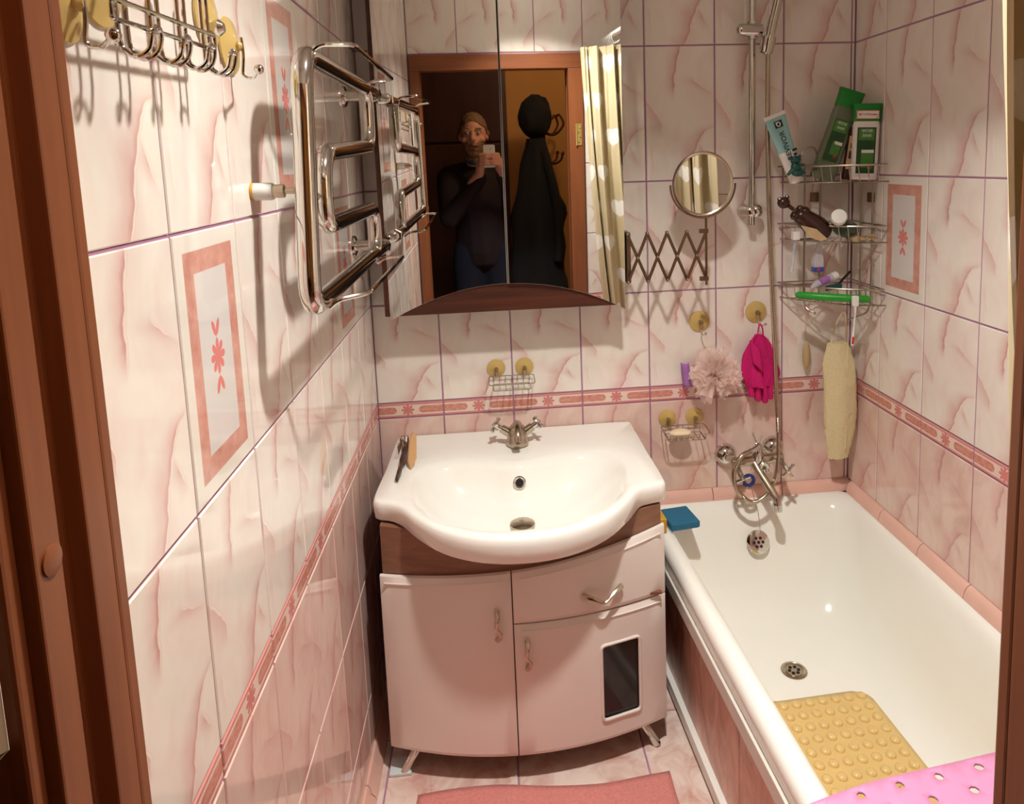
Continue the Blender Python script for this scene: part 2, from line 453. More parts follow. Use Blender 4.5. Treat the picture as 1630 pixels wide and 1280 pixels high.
# ------------------------------------------------------------------ room shell
RW, RD, RH = 1.481, 1.56, 2.38
def struct(name, boxes, mat):
    m = M()
    for a, b in boxes: m.box(a, b)
    o = put(name, m, mat, None, smooth=0); o['kind'] = 'structure'; return o
WT = .085
wall_left = struct('wall_left', [((-WT, -RD, 0), (-.0024, .0, RH))], 'grout')
wall_back = struct('wall_back', [((-WT, .0024, 0), (RW+WT, WT, RH))], 'grout')
wall_right = struct('wall_right', [((RW+.0024, -RD, 0), (RW+WT, 0, RH))], 'grout')
DX0, DX1, DH = .05, .828, 1.905          # clear door opening
wall_front = struct('wall_front', [((DX1+.02, -RD-WT, 0), (RW+WT, -RD-.0024, RH)), ((-WT, -RD-WT, 0), (DX0-.02, -RD-.0024, RH)), ((DX0-.02, -RD-WT, DH+.02), (DX1+.02, -RD-.0024, RH))], 'grout')
ceiling = struct('ceiling', [((-WT, -RD-WT, RH), (RW+WT, WT, RH+.1))], 'ceiling_white')
floor = struct('floor', [((-WT, -RD-WT, -.1), (RW+WT, WT, -.0024))], 'grout')
TM = {}
def tile_mesh(wd, ht, u0, u1, v0, v1, mat, th=.006):
    key = (round(wd, 4), round(ht, 4), round(u0, 3), round(u1, 3), round(v0, 3), round(v1, 3), mat)
    if key in TM: return TM[key]
    c = .0016
    vs_ = []
    for z, i in ((-th, 0), (-c, 0), (0, c)):
        vs_ += [(i, i, z), (wd-i, i, z), (wd-i, ht-i, z), (i, ht-i, z)]
    fs = []
    for l in range(2):
        for k in range(4): fs.append((l*4+k, l*4+(k+1) % 4, l*4+4+(k+1) % 4, l*4+4+k))
    fs.append((8, 9, 10, 11))
    me = bpy.data.meshes.new('tile'); me.from_pydata(vs_, [], fs)
    uvl = me.uv_layers.new(name='UVMap')
    for p in me.polygons:
        for li in p.loop_indices:
            co = vs_[me.loops[li].vertex_index]; uvl.data[li].uv = (u0+(u1-u0)*co[0]/wd, v0+(v1-v0)*co[1]/ht)
    me.materials.append(MATS[mat]); TM[key] = me; return me
GAP = .0021
def tile(name, parent, org, right, up_, wd, ht, uv4, mat):
    me = tile_mesh(wd-2*GAP, ht-2*GAP, *uv4, mat)
    o = bpy.data.objects.new(name, me); col.objects.link(o)
    right = Vector(right); up_ = Vector(up_); out = right.cross(up_)
    p = Vector(org)+right*GAP+up_*GAP
    mt = Matrix.Identity(4)
    for i in range(3): mt[i][0] = right[i]; mt[i][1] = up_[i]; mt[i][2] = out[i]; mt[i][3] = p[i]-ORG[parent.name][i]
    o.parent = parent; o.matrix_parent_inverse = Matrix.Identity(4); o.matrix_local = mt
    return o
TWD = .2125
ROWS = [(0, .18, 'p', .4, 1), (.18, .48, 'p', 0, 1), (.48, .78, 'p', 0, 1), (.78, .827, 'b', 0, 1), (.827, 1.127, 'w', 0, 1),
        (1.127, 1.464, 'w', 0, 1), (1.464, 1.86, 'w', 0, 1), (1.86, 2.25, 'w', 0, 1), (2.25, RH, 'w', 0, .26)]
KM = {'p': 'tile_pink', 'w': 'tile_white', 'b': 'tile_border', 'd': 'tile_decor'}
def tile_wall(wall, org, right, length, edges0, decor=(), skip=lambda a, b, z0, z1: False):
    """edges0: position of the first full joint along 'right'"""
    ed = [0.]; e = edges0
    while e < length-.004:
        if e > .004: ed.append(e)
        e += TWD
    ed.append(length)
    for i in range(len(ed)-1):
        a, b = ed[i], ed[i+1]
        u0 = 0. if i else 1-(b-a)/TWD
        u1 = 1. if i < len(ed)-2 else u0+(b-a)/TWD
        if len(ed) == 2: u0, u1 = 0, (b-a)/TWD
        for z0, z1, k, v0, v1 in ROWS:
            if skip(a, b, z0, z1): continue
            kk = 'd' if (i, z0) in decor else k
            tile({'b': 'border_tile', 'd': 'decor_tile'}.get(kk, 'wall_tile'), wall, Vector(org)+Vector(right)*a+Vector((0, 0, z0)), right, (0, 0, 1), b-a, z1-z0, (u0, u1, v0, v1), KM[kk])
# left wall runs from the door (right = +Y)
first = RD-.0075-7*TWD
tile_wall(wall_left, (0, -RD, 0), (0, 1, 0), RD, first, {(2, 1.127), (4, 1.464), (6, 1.127)})
tile_wall(wall_back, (0, 0, 0), (1, 0, 0), RW, .195, (), lambda a, b, z0, z1: z1 < .5)
tile_wall(wall_right, (RW, 0, 0), (0, -1, 0), RD, .172, {(1, 1.127), (5, 1.127)}, lambda a, b, z0, z1: z1 < .4)
# front wall seen only in the mirror: right = -X
def front_skip(a, b, z0, z1):
    return False
def tile_front(x0, x1, z_lo):
    L = x1-x0; n = max(1, round(L/TWD)); wd = L/n
    for i in range(n):
        for z0, z1, k, v0, v1 in ROWS:
            if z1 <= z_lo+.01: continue
            zz = max(z0, z_lo)
            tile('border_tile' if k == 'b' else 'wall_tile', wall_front, (x1-i*wd, -RD, zz), (-1, 0, 0), (0, 0, 1), wd, z1-zz, (0, 1, v0+(v1-v0)*(zz-z0)/(z1-z0), v1), KM[k])
tile_front(DX1+.075, RW, 0)
tile_front(0, DX1+.075, DH+.075)
# floor tiles
for i in range(6):
    for j in range(6):
        x0, x1 = .37-.33*2+.33*i, .37-.33*2+.33*(i+1); y1, y0 = .0-.4+.33-.33*j+.07, .0-.4+.33-.33*(j+1)+.07
        a, b, c, d = max(x0, 0), min(x1, RW), max(y0, -RD), min(y1, 0)
        if b-a < .01 or d-c < .01: continue
        tile('floor_tile', floor, (a, c, 0), (1, 0, 0), (0, 1, 0), b-a, d-c, ((a-x0)/.33+i*3.3, (b-x0)/.33+i*3.3, (c-y0)/.33+j*2.7, (d-y0)/.33+j*2.7), 'tile_floor')
# pink quarter-round ceramic trim above the tub, in pieces
def trim(name, a, b, inward, zt, piece):
    a = Vector(a); b = Vector(b); inward = Vector(inward); d = (b-a); L = d.length; d.normalize()
    root = M(); root.prism([(0, -.014), (.018, -.014), (.018, -.006), (0, .022)], a, inward, (0, 0, 1), d*L)
    o = put(name, root, 'dark_seal', None, smooth=0); o['kind'] = 'structure'
    n = max(1, round(L/piece))
    prof = [(0, -.008)]+[(.02*math.cos(t), -.008+.036*math.sin(t)) for t in [PI/2*k/6 for k in range(7)]]
    for i in range(n):
        s0 = L*i/n+.0012; s1 = L*(i+1)/n-.0012
        m = M(); m.prism(prof, a+d*s0, inward, (0, 0, 1), d*(s1-s0)); put('trim_tile', m, 'pink_ceramic', o)
    return o
trim('trim_1', (.80, 0, .455), (RW, 0, .455), (0, -1, 0), .455, .2125)
trim('trim_2', (RW, -.03, .455), (RW, -1.38, .455), (-1, 0, 0), .455, .2)
# floor skirting by the left wall
m = M(); m.box((0, -RD+.03, 0), (.004, 0, .034)); bb = put('baseboard_left', m, 'dark_seal', None, smooth=0); bb['kind'] = 'structure'
y = -.02
while y > -1.5:
    m = M(); prof = [(.0, 0), (.024, 0), (.022, .012), (.012, .022), (.009, .04), (.004, .046), (0, .046)]
    m.prism(prof, (0, y-.002, 0), (1, 0, 0), (0, 0, 1), (0, -.246, 0)); put('skirting_piece', m, 'pink_ceramic', bb); y -= .25

# ------------------------------------------------------------------ door frame
df = bpy.data.objects.new('door_1', None); col.objects.link(df); df.location = ((DX0+DX1)/2, -RD-.06, 0); ORG[df.name] = Vector(df.location)
props(df, 'brown wooden door frame around the bathroom doorway', 'door frame', kind='structure')
JY0, JY1 = -RD, -RD-.09
def jamb(xf, sgn):
    # profile in (x out of the opening, y) with a rebate for the door leaf
    pr = [(0, JY0), (0, JY0-.031), (.016, JY0-.033), (.016, JY0-.058), (.002, JY0-.06), (.002, JY1), (.034, JY1), (.034, JY0)]
    m = M(); m.loops([[(xf+sgn*p[0], p[1], z) for p in pr] for z in (0, DH)]); return m
put('jamb', jamb(DX0, -1), 'frame_wood', df, smooth=0, bevel=.002)
jr = put('jamb', jamb(DX1, 1), 'frame_wood', df, smooth=0, bevel=.002)
m = M(); m.box((DX0-.034, JY0, DH), (DX1+.034, JY1, DH+.034)); put('frame_head', m, 'frame_wood_h', df, smooth=0, bevel=.002)
# casings on the bathroom side and on the hall side
def casing(x0, x1, z0, z1, y, out, mat):
    m = M()
    m.box((x0, y, z0), (x1, y+out*.016, z1)); return put('casing', m, mat, df, smooth=0, bevel=.003)
casing(DX0-.045, DX0, 0, DH, -RD, 1, 'frame_wood'); casing(DX1, DX1+.07, 0, DH, -RD, 1, 'frame_wood'); casing(DX0-.045, DX1+.07, DH, DH+.07, -RD, 1, 'frame_wood_h')
casing(DX0-.11, DX0-.012, 0, DH+.01, JY1, -1, 'frame_wood'); casing(DX1+.012, DX1+.11, 0, DH+.01, JY1, -1, 'frame_wood'); casing(DX0-.11, DX1+.11, DH+.01, DH+.08, JY1, -1, 'frame_wood_h')
m = M(); m.box((DX0-.11, JY1-.016, 0), (DX0-.135, JY1-.03, DH+.1)); put('casing_edge', m, 'frame_wood', df, smooth=0, bevel=.003)
m = M(); m.lathe([(.011, 0), (.011, .0015), (.008, .0025)], (DX0-.002, -1.633, 1.27), (1, 0, 0), 18); put('screw_cap', m, 'frame_wood', df, label='round brown screw cap')
HZ = 1.55
h = M(); h.box((DX1+.034, -RD+.016, HZ), (DX1+.058, -RD+.019, HZ+.1)); hg = put('hinge', h, 'hinge_brass', df, smooth=0)
m = M(); m.tube([(DX1+.034, -RD+.021, HZ), (DX1+.034, -RD+.021, HZ+.1)], .004, 10); put('hinge_pin', m, 'hinge_brass', hg)
for k in range(4):
    m = M(); m.lathe([(.004, 0), (.003, .0015)], (DX1+.044+.007*(k % 2), -RD+.019, HZ+.015+.022*k), (0, 1, 0), 8); put('screw', m, 'chrome_dull', hg)

# ------------------------------------------------------------------ vanity cabinet
VX0, VX1 = .052, .766
def vf(x): return -.445-.075*(1-((x-.409)/.357)**2)
van = thing('vanity_cabinet', (.41, -.25, 0), 'white-fronted walnut vanity cabinet with bowed doors under the washbasin', 'cabinet')
m = M(); n = 14
def vloop(z, ins=0.):
    xs = [VX0+.006+(VX1-VX0-.012)*i/n for i in range(n+1)]
    return [(x, vf(x)+.02+ins, z) for x in xs]+[(VX1-.006, -.01, z), (VX0+.006, -.01, z)]
def vtop(ins):
    return [(x, y_+ins, .66 if abs(x-.409) > .2 else .603) for x, y_, z in vloop(0)[:n+1]]+[(VX1-.006-ins, -.01-ins, .66), (VX0+.006+ins, -.01-ins, .66)]
m.loops([vloop(.085), vtop(0), [(min(max(p[0], VX0+.024), VX1-.024), p[1], p[2]) for p in vtop(.018)], [(min(max(p[0], VX0+.024), VX1-.024), p[1], .5) for p in vtop(.018)]]); put('body', m, 'walnut', van, smooth=.4)
def panel(x0, x1, z0, ztop, hole=None):
    """bowed slab following the cabinet front; ztop is a function of x"""
    th = .018; m = M(); N = 16
    xs = [x0+(x1-x0)*i/N for i in range(N+1)]
    if hole: xs = sorted(set([x0, x1, hole[0], hole[1]]+[x0+(x1-x0)*i/N for i in range(1, N) if not (abs(x0+(x1-x0)*i/N-hole[0]) < .006 or abs(x0+(x1-x0)*i/N-hole[1]) < .006)]))
    def zs(x):
        t = ztop(x); r = [z0, z0+.012]
        if hole: r += [hole[2], hole[3]]
        else: r += [z0+(t-z0)*.4, z0+(t-z0)*.7]
        return r+[t-.012, t]
    nx = len(xs); nz = 6
    def idx(side, i, j): return side*nx*nz+i*nz+j
    vs_ = []
    for side in (0, 1):
        for i, x in enumerate(xs):
            zz = zs(x)
            for j, z in enumerate(zz):
                e = .006 if side == 0 and (j in (0, nz-1) or i in (0, nx-1)) else 0
                vs_.append((x, vf(x)+e+(th if side else 0), z))
    fs = []
    inh = lambda i, j: hole and xs[i] >= hole[0]-1e-6 and xs[i+1] <= hole[1]+1e-6 and j == 2
    for i in range(nx-1):
        for j in range(nz-1):
            if inh(i, j): continue
            fs.append((idx(0, i, j), idx(0, i+1, j), idx(0, i+1, j+1), idx(0, i, j+1)))
            fs.append((idx(1, i, j), idx(1, i, j+1), idx(1, i+1, j+1), idx(1, i+1, j)))
    for i in range(nx-1):
        fs.append((idx(0, i, 0), idx(1, i, 0), idx(1, i+1, 0), idx(0, i+1, 0))); fs.append((idx(0, i, nz-1), idx(0, i+1, nz-1), idx(1, i+1, nz-1), idx(1, i, nz-1)))
    for j in range(nz-1):
        fs.append((idx(0, 0, j), idx(0, 0, j+1), idx(1, 0, j+1), idx(1, 0, j))); fs.append((idx(0, nx-1, j), idx(1, nx-1, j), idx(1, nx-1, j+1), idx(0, nx-1, j+1)))
    return m.add(vs_, fs)
def ridge(x0, x1, z, r, n=14):   # raised moulding line following the bow
    m = M(); m.tube([(x0+(x1-x0)*i/n, vf(x0+(x1-x0)*i/n)-.0005, z(x0+(x1-x0)*i/n)) for i in range(n+1)], r, 6); return m
SEAM = .3735
lt = lambda x: .536+.022*((x-VX0)/(SEAM-VX0))
rtop = lambda x: .558+.052*max(0, (x-SEAM)/(VX1-SEAM))**1.25
d1 = put('door', panel(VX0, SEAM-.0015, .075, lt), 'vanity_white', van, smooth=.35)
dr = put('drawer', panel(SEAM+.0015, VX1, .428, rtop), 'vanity_white', van, smooth=.35)
HOLE = (.588, .69, .135, .338)
d2 = put('door', panel(SEAM+.0015, VX1, .075, lambda x: .424, HOLE), 'vanity_white', van, smooth=.35)
put('moulding', ridge(VX0+.012, SEAM-.02, lambda x: lt(x)-.014, .0022), 'vanity_white', d1)
put('moulding', ridge(SEAM+.02, VX1-.012, lambda x: rtop(x)-.014, .0022), 'vanity_white', dr)
put('moulding', ridge(SEAM+.02, VX1-.012, lambda x: .41, .0022), 'vanity_white', d2)
# smoked glass pane with a rounded lip
m = M(); gx0, gx1, gz0, gz1 = HOLE
m.grid(lambda u, v: V(gx0-.004+(gx1-gx0+.008)*u, vf(gx0+(gx1-gx0)*u)+.006, gz0-.004+(gz1-gz0+.008)*v), 8, 4)
put('pane', m, 'smoked_glass', d2, label='smoked dark glass pane')
c4 = fillet([(gx0, 0, gz0), (gx1, 0, gz0), (gx1, 0, gz1), (gx0, 0, gz1)], .012, 5, True)
m = M(); m.tube([(p.x, vf(p.x)-.0005, p.z) for p in c4 for _ in (0,)], .0042, 8, True); put('pane_lip', m, 'vanity_white', d2)
def vhandle(x, z, parent):
    y = vf(x); m = M()
    pts = [(x, y-.004, z+.036), (x, y-.018, z+.026), (x-.003, y-.022, z+.004), (x+.006, y-.018, z-.014), (x+.003, y-.01, z-.03), (x-.002, y-.004, z-.038)]
    path = crom(pts, 5); N = len(path)
    m.tube(path, [.0035+.003*abs(math.cos(PI*i/(N-1))) for i in range(N)], 8); return put('handle', m, 'chrome_dull', parent, label='wavy metal pull handle')
vhandle(.336, .432, d1); vhandle(.405, .352, d2)
pts = [(.545, vf(.545)-.004, .484), (.566, vf(.56)-.016, .479), (.597, vf(.597)-.024, .467), (.622, vf(.622)-.016, .48), (.645, vf(.645)-.004, .488)]
path = crom(pts, 6); m = M(); m.tube(path, [.0032+.0035*abs(math.cos(PI*i/(len(path)-1))) for i in range(len(path))], 8); put('handle', m, 'chrome_dull', dr, label='bent metal pull handle')
m = M(); m.box((.722, vf(.74)-.008, .437), (.752, vf(.74)+.002, .4435)); put('badge', m, 'brown_badge', dr, smooth=0)
for sx, x in ((-1, .115), (1, .705)):
    m = M(); p = crom([(x-sx*.02, -.43, .085), (x+sx*.0, -.435, .055), (x+sx*.02, -.442, .025), (x+sx*.032, -.446, .004)], 5)
    m.tube(p, [.012]*8+[.011]*(len(p)-8), 10, flat=.8); put('foot', m, 'chrome', van)
    m = M(); m.tube([(x, -.06, .085), (x, -.06, .002)], .014, 10); put('foot', m, 'chrome', van)
m = M(); m.box((.045, -.40, .001), (.1, -.455, .008)); o = put('paper_wad', m, 'light_grey_paper', None, smooth=0, bevel=.001); props(o, 'folded pale paper shim on the floor below the left vanity foot', 'paper')

# ------------------------------------------------------------------ washbasin
bs = thing('washbasin', (.41, -.3, .65), 'white porcelain washbasin with a bulging front set on the vanity', 'sink')
ZT = .715
out = [(.085, -.0), (.25, -.0), (.41, -.0), (.57, -.0), (.74, -.0), (.772, -.03), (.776, -.2), (.78, -.38), (.772, -.425), (.735, -.438), (.703, -.452), (.664, -.508), (.60, -.578), (.51, -.628), (.409, -.645), (.308, -.628), (.218, -.578), (.154, -.508), (.115, -.452), (.083, -.425), (.05, -.41), (.038, -.37), (.045, -.2), (.05, -.03)]
OUT = crom([(x, y, 0) for x, y in out], 4, True); NB = len(OUT)
bowl = [(.16, -.215), (.23, -.195), (.32, -.212), (.41, -.245), (.50, -.212), (.59, -.195), (.66, -.215), (.69, -.28), (.68, -.37), (.655, -.46), (.60, -.53), (.51, -.585), (.409, -.60), (.308, -.585), (.218, -.53), (.163, -.46), (.138, -.37), (.128, -.28)]
BW = crom([(x, y, 0) for x, y in bowl], 8, True)
C0 = V(.409, -.36, 0)
def polar(loop):
    a = [(math.atan2(p.y-C0.y, p.x-C0.x), p) for p in loop]; a.sort(key=lambda t: t[0]); return a
BP = polar(BW)
def at_angle(t):
    n = len(BP)
    for i in range(n):
        a0, p0 = BP[i]; a1, p1 = BP[(i+1) % n]
        if i == n-1: a1 += 2*PI
        tt = t if t >= BP[0][0] else t+2*PI
        if a0 <= tt <= a1: return p0.lerp(p1, (tt-a0)/(a1-a0+1e-9))
    return BP[0][1]
ANG = [math.atan2(p.y-C0.y, p.x-C0.x) for p in OUT]
INN = [at_angle(t) for t in ANG]
DRN = V(.409, -.388, 0)
def lerp_loop(A, B, t, z): return [V(a.x+(b.x-a.x)*t, a.y+(b.y-a.y)*t, z) for a, b in zip(A, B)]
def inset(L, d, z):
    r = []
    for i, p in enumerate(L):
        t = (L[(i+1) % NB]-L[i-1]); nrm = V(-t.y, t.x, 0).normalized()
        if nrm.dot(C0-p) < 0: nrm = -nrm
        q = p+nrm*d; q.y = min(q.y, -.0); r.append(V(q.x, q.y, z))
    return r
drain = [DRN+V(math.cos(t)*.024, math.sin(t)*.024, 0) for t in ANG]
def zb(p, base):    # the bulging front lip is deeper than the wings
    f = max(0, min(1, (-p.y-.40)/.2)); return base
L = []
def skirt(k, d):
    r = inset(OUT, d, 0)
    for q, p in zip(r, OUT):
        f = max(0., min(1., (-p.y-.42)/.18)); q.z = ZT-(.052+.012*f)*k
    return r
L.append(skirt(1.0, .03)); L.append(skirt(1.0, .01)); L.append(skirt(.9, .003)); L.append(skirt(.3, .0)); L.append(skirt(.1, .002))
L.append(inset(OUT, .007, ZT)); L.append(lerp_loop(OUT, INN, .45, ZT+.001)); L.append(lerp_loop(OUT, INN, .9, ZT-.001)); L.append(lerp_loop(OUT, INN, 1., ZT-.006))
for t, z in ((.06, ZT-.022), (.16, ZT-.055), (.32, ZT-.09), (.52, ZT-.112), (.75, ZT-.124), (.97, ZT-.128)): L.append(lerp_loop(INN, drain, t, z))
# raised back ledge
for l in L[5:7]:
    for p in l:
        if p.y > -.05: p.z += .008
UB = [lerp_loop(INN, drain, t, z) for t, z in ((.97, ZT-.15), (.75, ZT-.142), (.52, ZT-.13), (.32, ZT-.108), (.12, ZT-.08))]
UB.append([V(q.x, q.y, q.z) for q in [V(a.x+(b.x-a.x)*.05, a.y+(b.y-a.y)*.05, ZT-.056) for a, b in zip(INN, drain)]])
m = M(); m.loops(UB+L, False, False); put('bowl', m, 'porcelain', bs, smooth=1.2)
o_ = M(); o_.lathe([(.004, 0), (.015, 0), (.0175, .002), (.015, .004), (.011, .002)], (.409, -.262, .668), (0, -.75, .42), 20, False, False); ov = put('overflow_ring', o_, 'chrome', bs)
m = M(); m.lathe([(.0115, 0), (.0115, .002)], (.409, -.2615, .668), (0, -.75, .42), 16); put('overflow_hole', m, 'black_hole', ov)
m = M(); m.lathe([(.03, 0), (.033, .004), (.031, .006)], (DRN.x, DRN.y, ZT-.132), (0, 0, 1), 22); put('drain_ring', m, 'chrome_dull', bs)
m = M(); m.lathe([(.03, 0), (.033, .016), (.032, .022), (.024, .026), (.0001, .027)], (DRN.x, DRN.y, ZT-.120), (0, 0, 1), 24); put('drain_plug', m, 'chrome_dull', bs)

# basin mixer tap
tp = thing('basin_tap', (.412, -.10, .722), 'chrome two-handle basin mixer tap with cross handles', 'tap')
m = M(); m.lathe([(.032, 0), (.033, .006), (.031, .012), (.029, .03), (.026, .045), (.018, .056), (.004, .062)], (.412, -.115, .72), (0, 0, 1), 20)
put('body', m, 'chrome_dull', tp)
m = M(); p = crom([(.412, -.11, .745), (.412, -.12, .775), (.412, -.15, .785), (.412, -.178, .772), (.412, -.188, .755)], 5)
m.tube(p, [.018, .018, .017, .017, .016, .0155, .015, .0145, .014, .0135, .013, .0125]+[.0115]*(len(p)-12), 12); put('spout', m, 'chrome_dull', tp)
def cross_handle(mm, c, ax, r=.022, n=4, rr=.0045):
    ax = Vector(ax).normalized(); ref = V(0, 0, 1) if abs(ax.z) < .9 else V(1, 0, 0)
    a = (ref-ax*ref.dot(ax)).normalized(); b = ax.cross(a)
    for k in range(n):
        t = 2*PI*k/n+.5; d = a*math.cos(t)+b*math.sin(t)
        mm.tube([Vector(c), Vector(c)+d*r*.7, Vector(c)+d*r*.95, Vector(c)+d*r*1.12], [rr*.8, rr, rr*1.25, rr*.6], 8)
    mm.ball(c, rr*1.7, 10)
for s in (-1, 1):
    e = V(.412+s*.062, -.108, .778)
    m = M(); m.tube([(.412+s*.006, -.113, .742), (.412+s*.045, -.11, .768)], [.014, .0125], 12); st_ = put('valve_arm', m, 'chrome_dull', tp)
    m = M(); m.tube([(.412+s*.045, -.11, .768), e], .0085, 10); cross_handle(m, e, (s*.8, 0, .55), .022, 4, .0055)
    put('cross_handle', m, 'chrome', tp)

# hair brush and comb on the basin
br = thing('hair_brush', (.088, -.2, .722), 'dark wooden hair brush lying on the left of the washbasin', 'brush')
m = M(); p = crom([(.090, -.315, .727), (.092, -.26, .729), (.093, -.22, .731), (.094, -.16, .733), (.095, -.10, .733)], 5)
m.tube(p, [.008, .0095, .0105, .0115, .0115, .0105, .009, .0085, .009, .011, .014]+[.017]*(len(p)-13)+[.015, .01], 10, flat=.5); put('handle', m, 'brush_brown', br)
m = M()
for i in range(9):
    for j in range(4):
        x = .078+.01*j; y_ = -.17+.01*i
        m.tube([(x, y_, .735), (x+random.uniform(-.004, .004), y_, .758)], .0012, 5)
o = put('bristles', m, 'bristle', br); o['kind'] = 'stuff'
m = M(); m.prism([(-.006, 0), (.0, -.028), (.018, -.002), (.02, .055), (.012, .075), (.002, .06)], (.112, -.215, .735), V(.55, .35, .1).normalized(), V(-.05, .6, .75).normalized(), (.004, -.002, 0))
o = put('wooden_comb', m, 'brush_wood', None, smooth=0); props(o, 'pale wooden comb leaning in the hair brush on the basin', 'comb')

# ------------------------------------------------------------------ mirror cabinet
mc = thing('mirror_cabinet', (.40, -.07, 1.12), 'wall cabinet with two mirror doors cut in an arch below', 'mirror cabinet')
m = M(); m.box((.058, -.004, 1.118), (.722, -.125, 2.12)); put('body', m, 'dark_walnut', mc, smooth=0, bevel=.002)
CX = .404
def arch(x): return 1.197-.092*((x-CX)/.334)**2
def mirror_leaf(x0, x1, hinge, ang):
    N = 16; th = .016; xs = [x0+(x1-x0)*i/N for i in range(N+1)]
    lo = [(x, -.128, arch(x)) for x in xs]+[(x1, -.128, 2.12), (x0, -.128, 2.12)]
    cx = (x0+x1)/2; cz = 1.6
    def ins(p, d): return V(p[0]+(d if p[0] < cx else -d) if p in (lo[0], lo[N], lo[-1], lo[-2]) else p[0], p[1], p[2]+(d if p[2] < cz else -d))
    fr = [V(p[0], p[1]-th, p[2]) for p in lo]; 
    m = M(); m.loops([[V(*p) for p in lo], fr])
    rot = Matrix.Translation((hinge, -.128, 2.12)) @ Matrix.Rotation(ang, 4, 'Z') @ Matrix.Rotation(R(1.1), 4, 'X') @ Matrix.Translation((-hinge, .128, -2.12))
    m.xf(rot); d = put('door', m, 'grey_white', mc, smooth=0)
    g = M(); a = [ins(p, .0012) for p in lo]; a = [V(p.x, p.y-th-.0004, p.z) for p in a]; b = [V(p.x, p.y-.003, p.z) for p in [ins(tuple(q), .004) if False else q for q in a]]
    g.loops([a, b]); g.xf(rot); put('mirror_glass', g, 'mirror', d, smooth=0, label='arched silver mirror pane')
    return d
mirror_leaf(.072, CX-.0015, .072, R(-.37)); mirror_leaf(CX+.0015, .738, .738, R(1.62))

# ------------------------------------------------------------------ suction cups, dishes and hooks
def cup(parent, c, out_, r, mat='suction_amber', knob=True):
    out_ = Vector(out_); m = M()
    m.lathe([(r, .0005), (r*.97, .003), (r*.7, .006), (r*.42, .0095), (r*.25, .012)], c, out_, 28); k = put('suction_cup', m, mat, parent)
    if knob:
        m = M(); m.lathe([(r*.22, .010), (r*.24, .018), (r*.2, .024), (r*.05, .026)], c, out_, 14); put('cup_knob', m, 'suction_dark', k)
    return k
def soap_dish(x0, x1, z, label, tilt=0.):
    t = thing('soap_dish', ((x0+x1)/2, -.04, z), label, 'soap dish', 'wire soap dishes on suction cups')
    for x in (x0+(x1-x0)*.17, x0+(x1-x0)*.80): cup(t, (x, -.001, z+.034), (0, -1, 0), .028)
    y0, y1 = -.012, -.078
    m = M(); m.tube(fillet([(x0, y0, z+.012), (x1, y0, z+.012), (x1, y1, z+.004), (x0, y1, z+.004)], .01, 4, True), .0016, 6, True); put('rim_wire', m, 'steel_wire', t)
    m = M(); m.tube(fillet([(x0+.012, y0-.004, z-.012), (x1-.012, y0-.004, z-.012), (x1-.012, y1+.008, z-.016), (x0+.012, y1+.008, z-.016)], .01, 4, True), .0014, 6, True); put('base_wire', m, 'steel_wire', t)
    for i in range(7):
        x = x0+.014+(x1-x0-.028)*i/6
        m = M(); m.tube(fillet([(x, y0, z+.012), (x, y0-.004, z-.013), (x, y1+.008, z-.017), (x, y1, z+.004)], .006, 3), .0011, 5); put('cross_wire', m, 'steel_wire', t)
    for x in (x0+(x1-x0)*.17, x0+(x1-x0)*.80):
        m = M(); m.tube([(x, -.012, z+.012), (x, -.016, z+.034)], .002, 6); put('hanger', m, 'steel_wire', t)
    return t
soap_dish(.336, .472, .883, 'empty wire soap dish with two suction cups above the basin tap')
soap_dish(.862, 1.0, .69, 'wire soap dish holding a bar of soap between basin and bath mixer')
m = M(); m.ball((.915, -.045, .69), .032, 18, (1.1, .7, .38)); o = put('soap_bar', m, 'soap', None); props(o, 'cream oval bar of soap in the wire dish', 'soap')
def wall_hook(c, out_, label, r, side):
    out_ = Vector(out_); c = Vector(c)
    t = thing('suction_hook', c, label, 'hook', 'suction hooks with a ball tip'); cup(t, c, out_, r)
    s = Vector(side)
    m = M(); m.tube(fillet([c+out_*.02+V(0, 0, .004), c+out_*.024+V(0, 0, -.02), c+out_*.018+V(0, 0, -r*1.0-.004), c+out_*.04+V(0, 0, -r*1.0-.002)+s*.012, c+out_*.05+V(0, 0, -r*.85)+s*.02], .008, 4), .0018, 7)
    put('wire', m, 'chrome', t)
    m = M(); m.ball(c+out_*.05+V(0, 0, -r*.85)+s*.02, .0045, 10); put('ball_tip', m, 'chrome', t); return t
wall_hook((.991, -.001, 1.028), (0, -1, 0), 'amber suction hook carrying the pale pink puff', .033, (.25, 0, 0))
wall_hook((1.172, -.001, 1.048), (0, -1, 0), 'amber suction hook carrying the magenta glove', .034, (.6, 0, 0))
# hooks on the left wall near the door
def ball_hook(c, r, label, tip):
    c = Vector(c); t = thing('ball_hook', c, label, 'hook', 'suction hooks with a ball tip'); cup(t, c, (1, 0, 0), r, knob=False)
    m = M(); m.lathe([(.006, .008), (.007, .016), (.004, .02)], c+V(0, 0, .0), (1, 0, 0), 12); put('cup_knob', m, 'suction_amber', t)
    m = M(); m.tube(fillet([c+V(.018, 0, .012), c+V(.02, .0, -r*.3), c+V(.016, 0, -r*1.05), c+V(.03, .0, -r*1.12), tip], .01, 4), .0022, 8); put('wire', m, 'chrome', t)
    m = M(); m.ball(tip, .0068, 12); put('ball_tip', m, 'chrome', t)
ball_hook((.001, -1.452, 1.683), .034, 'suction ball hook nearest the door frame on the left wall', V(.05, -1.47, 1.653))
ball_hook((.001, -1.036, 1.712), .041, 'suction ball hook on the towel rail side of the wire rack', V(.052, -1.075, 1.674))
hr = thing('hook_rack', (.02, -1.3, 1.68), 'chrome wire rack with four double hooks on the left wall', 'hook rack')
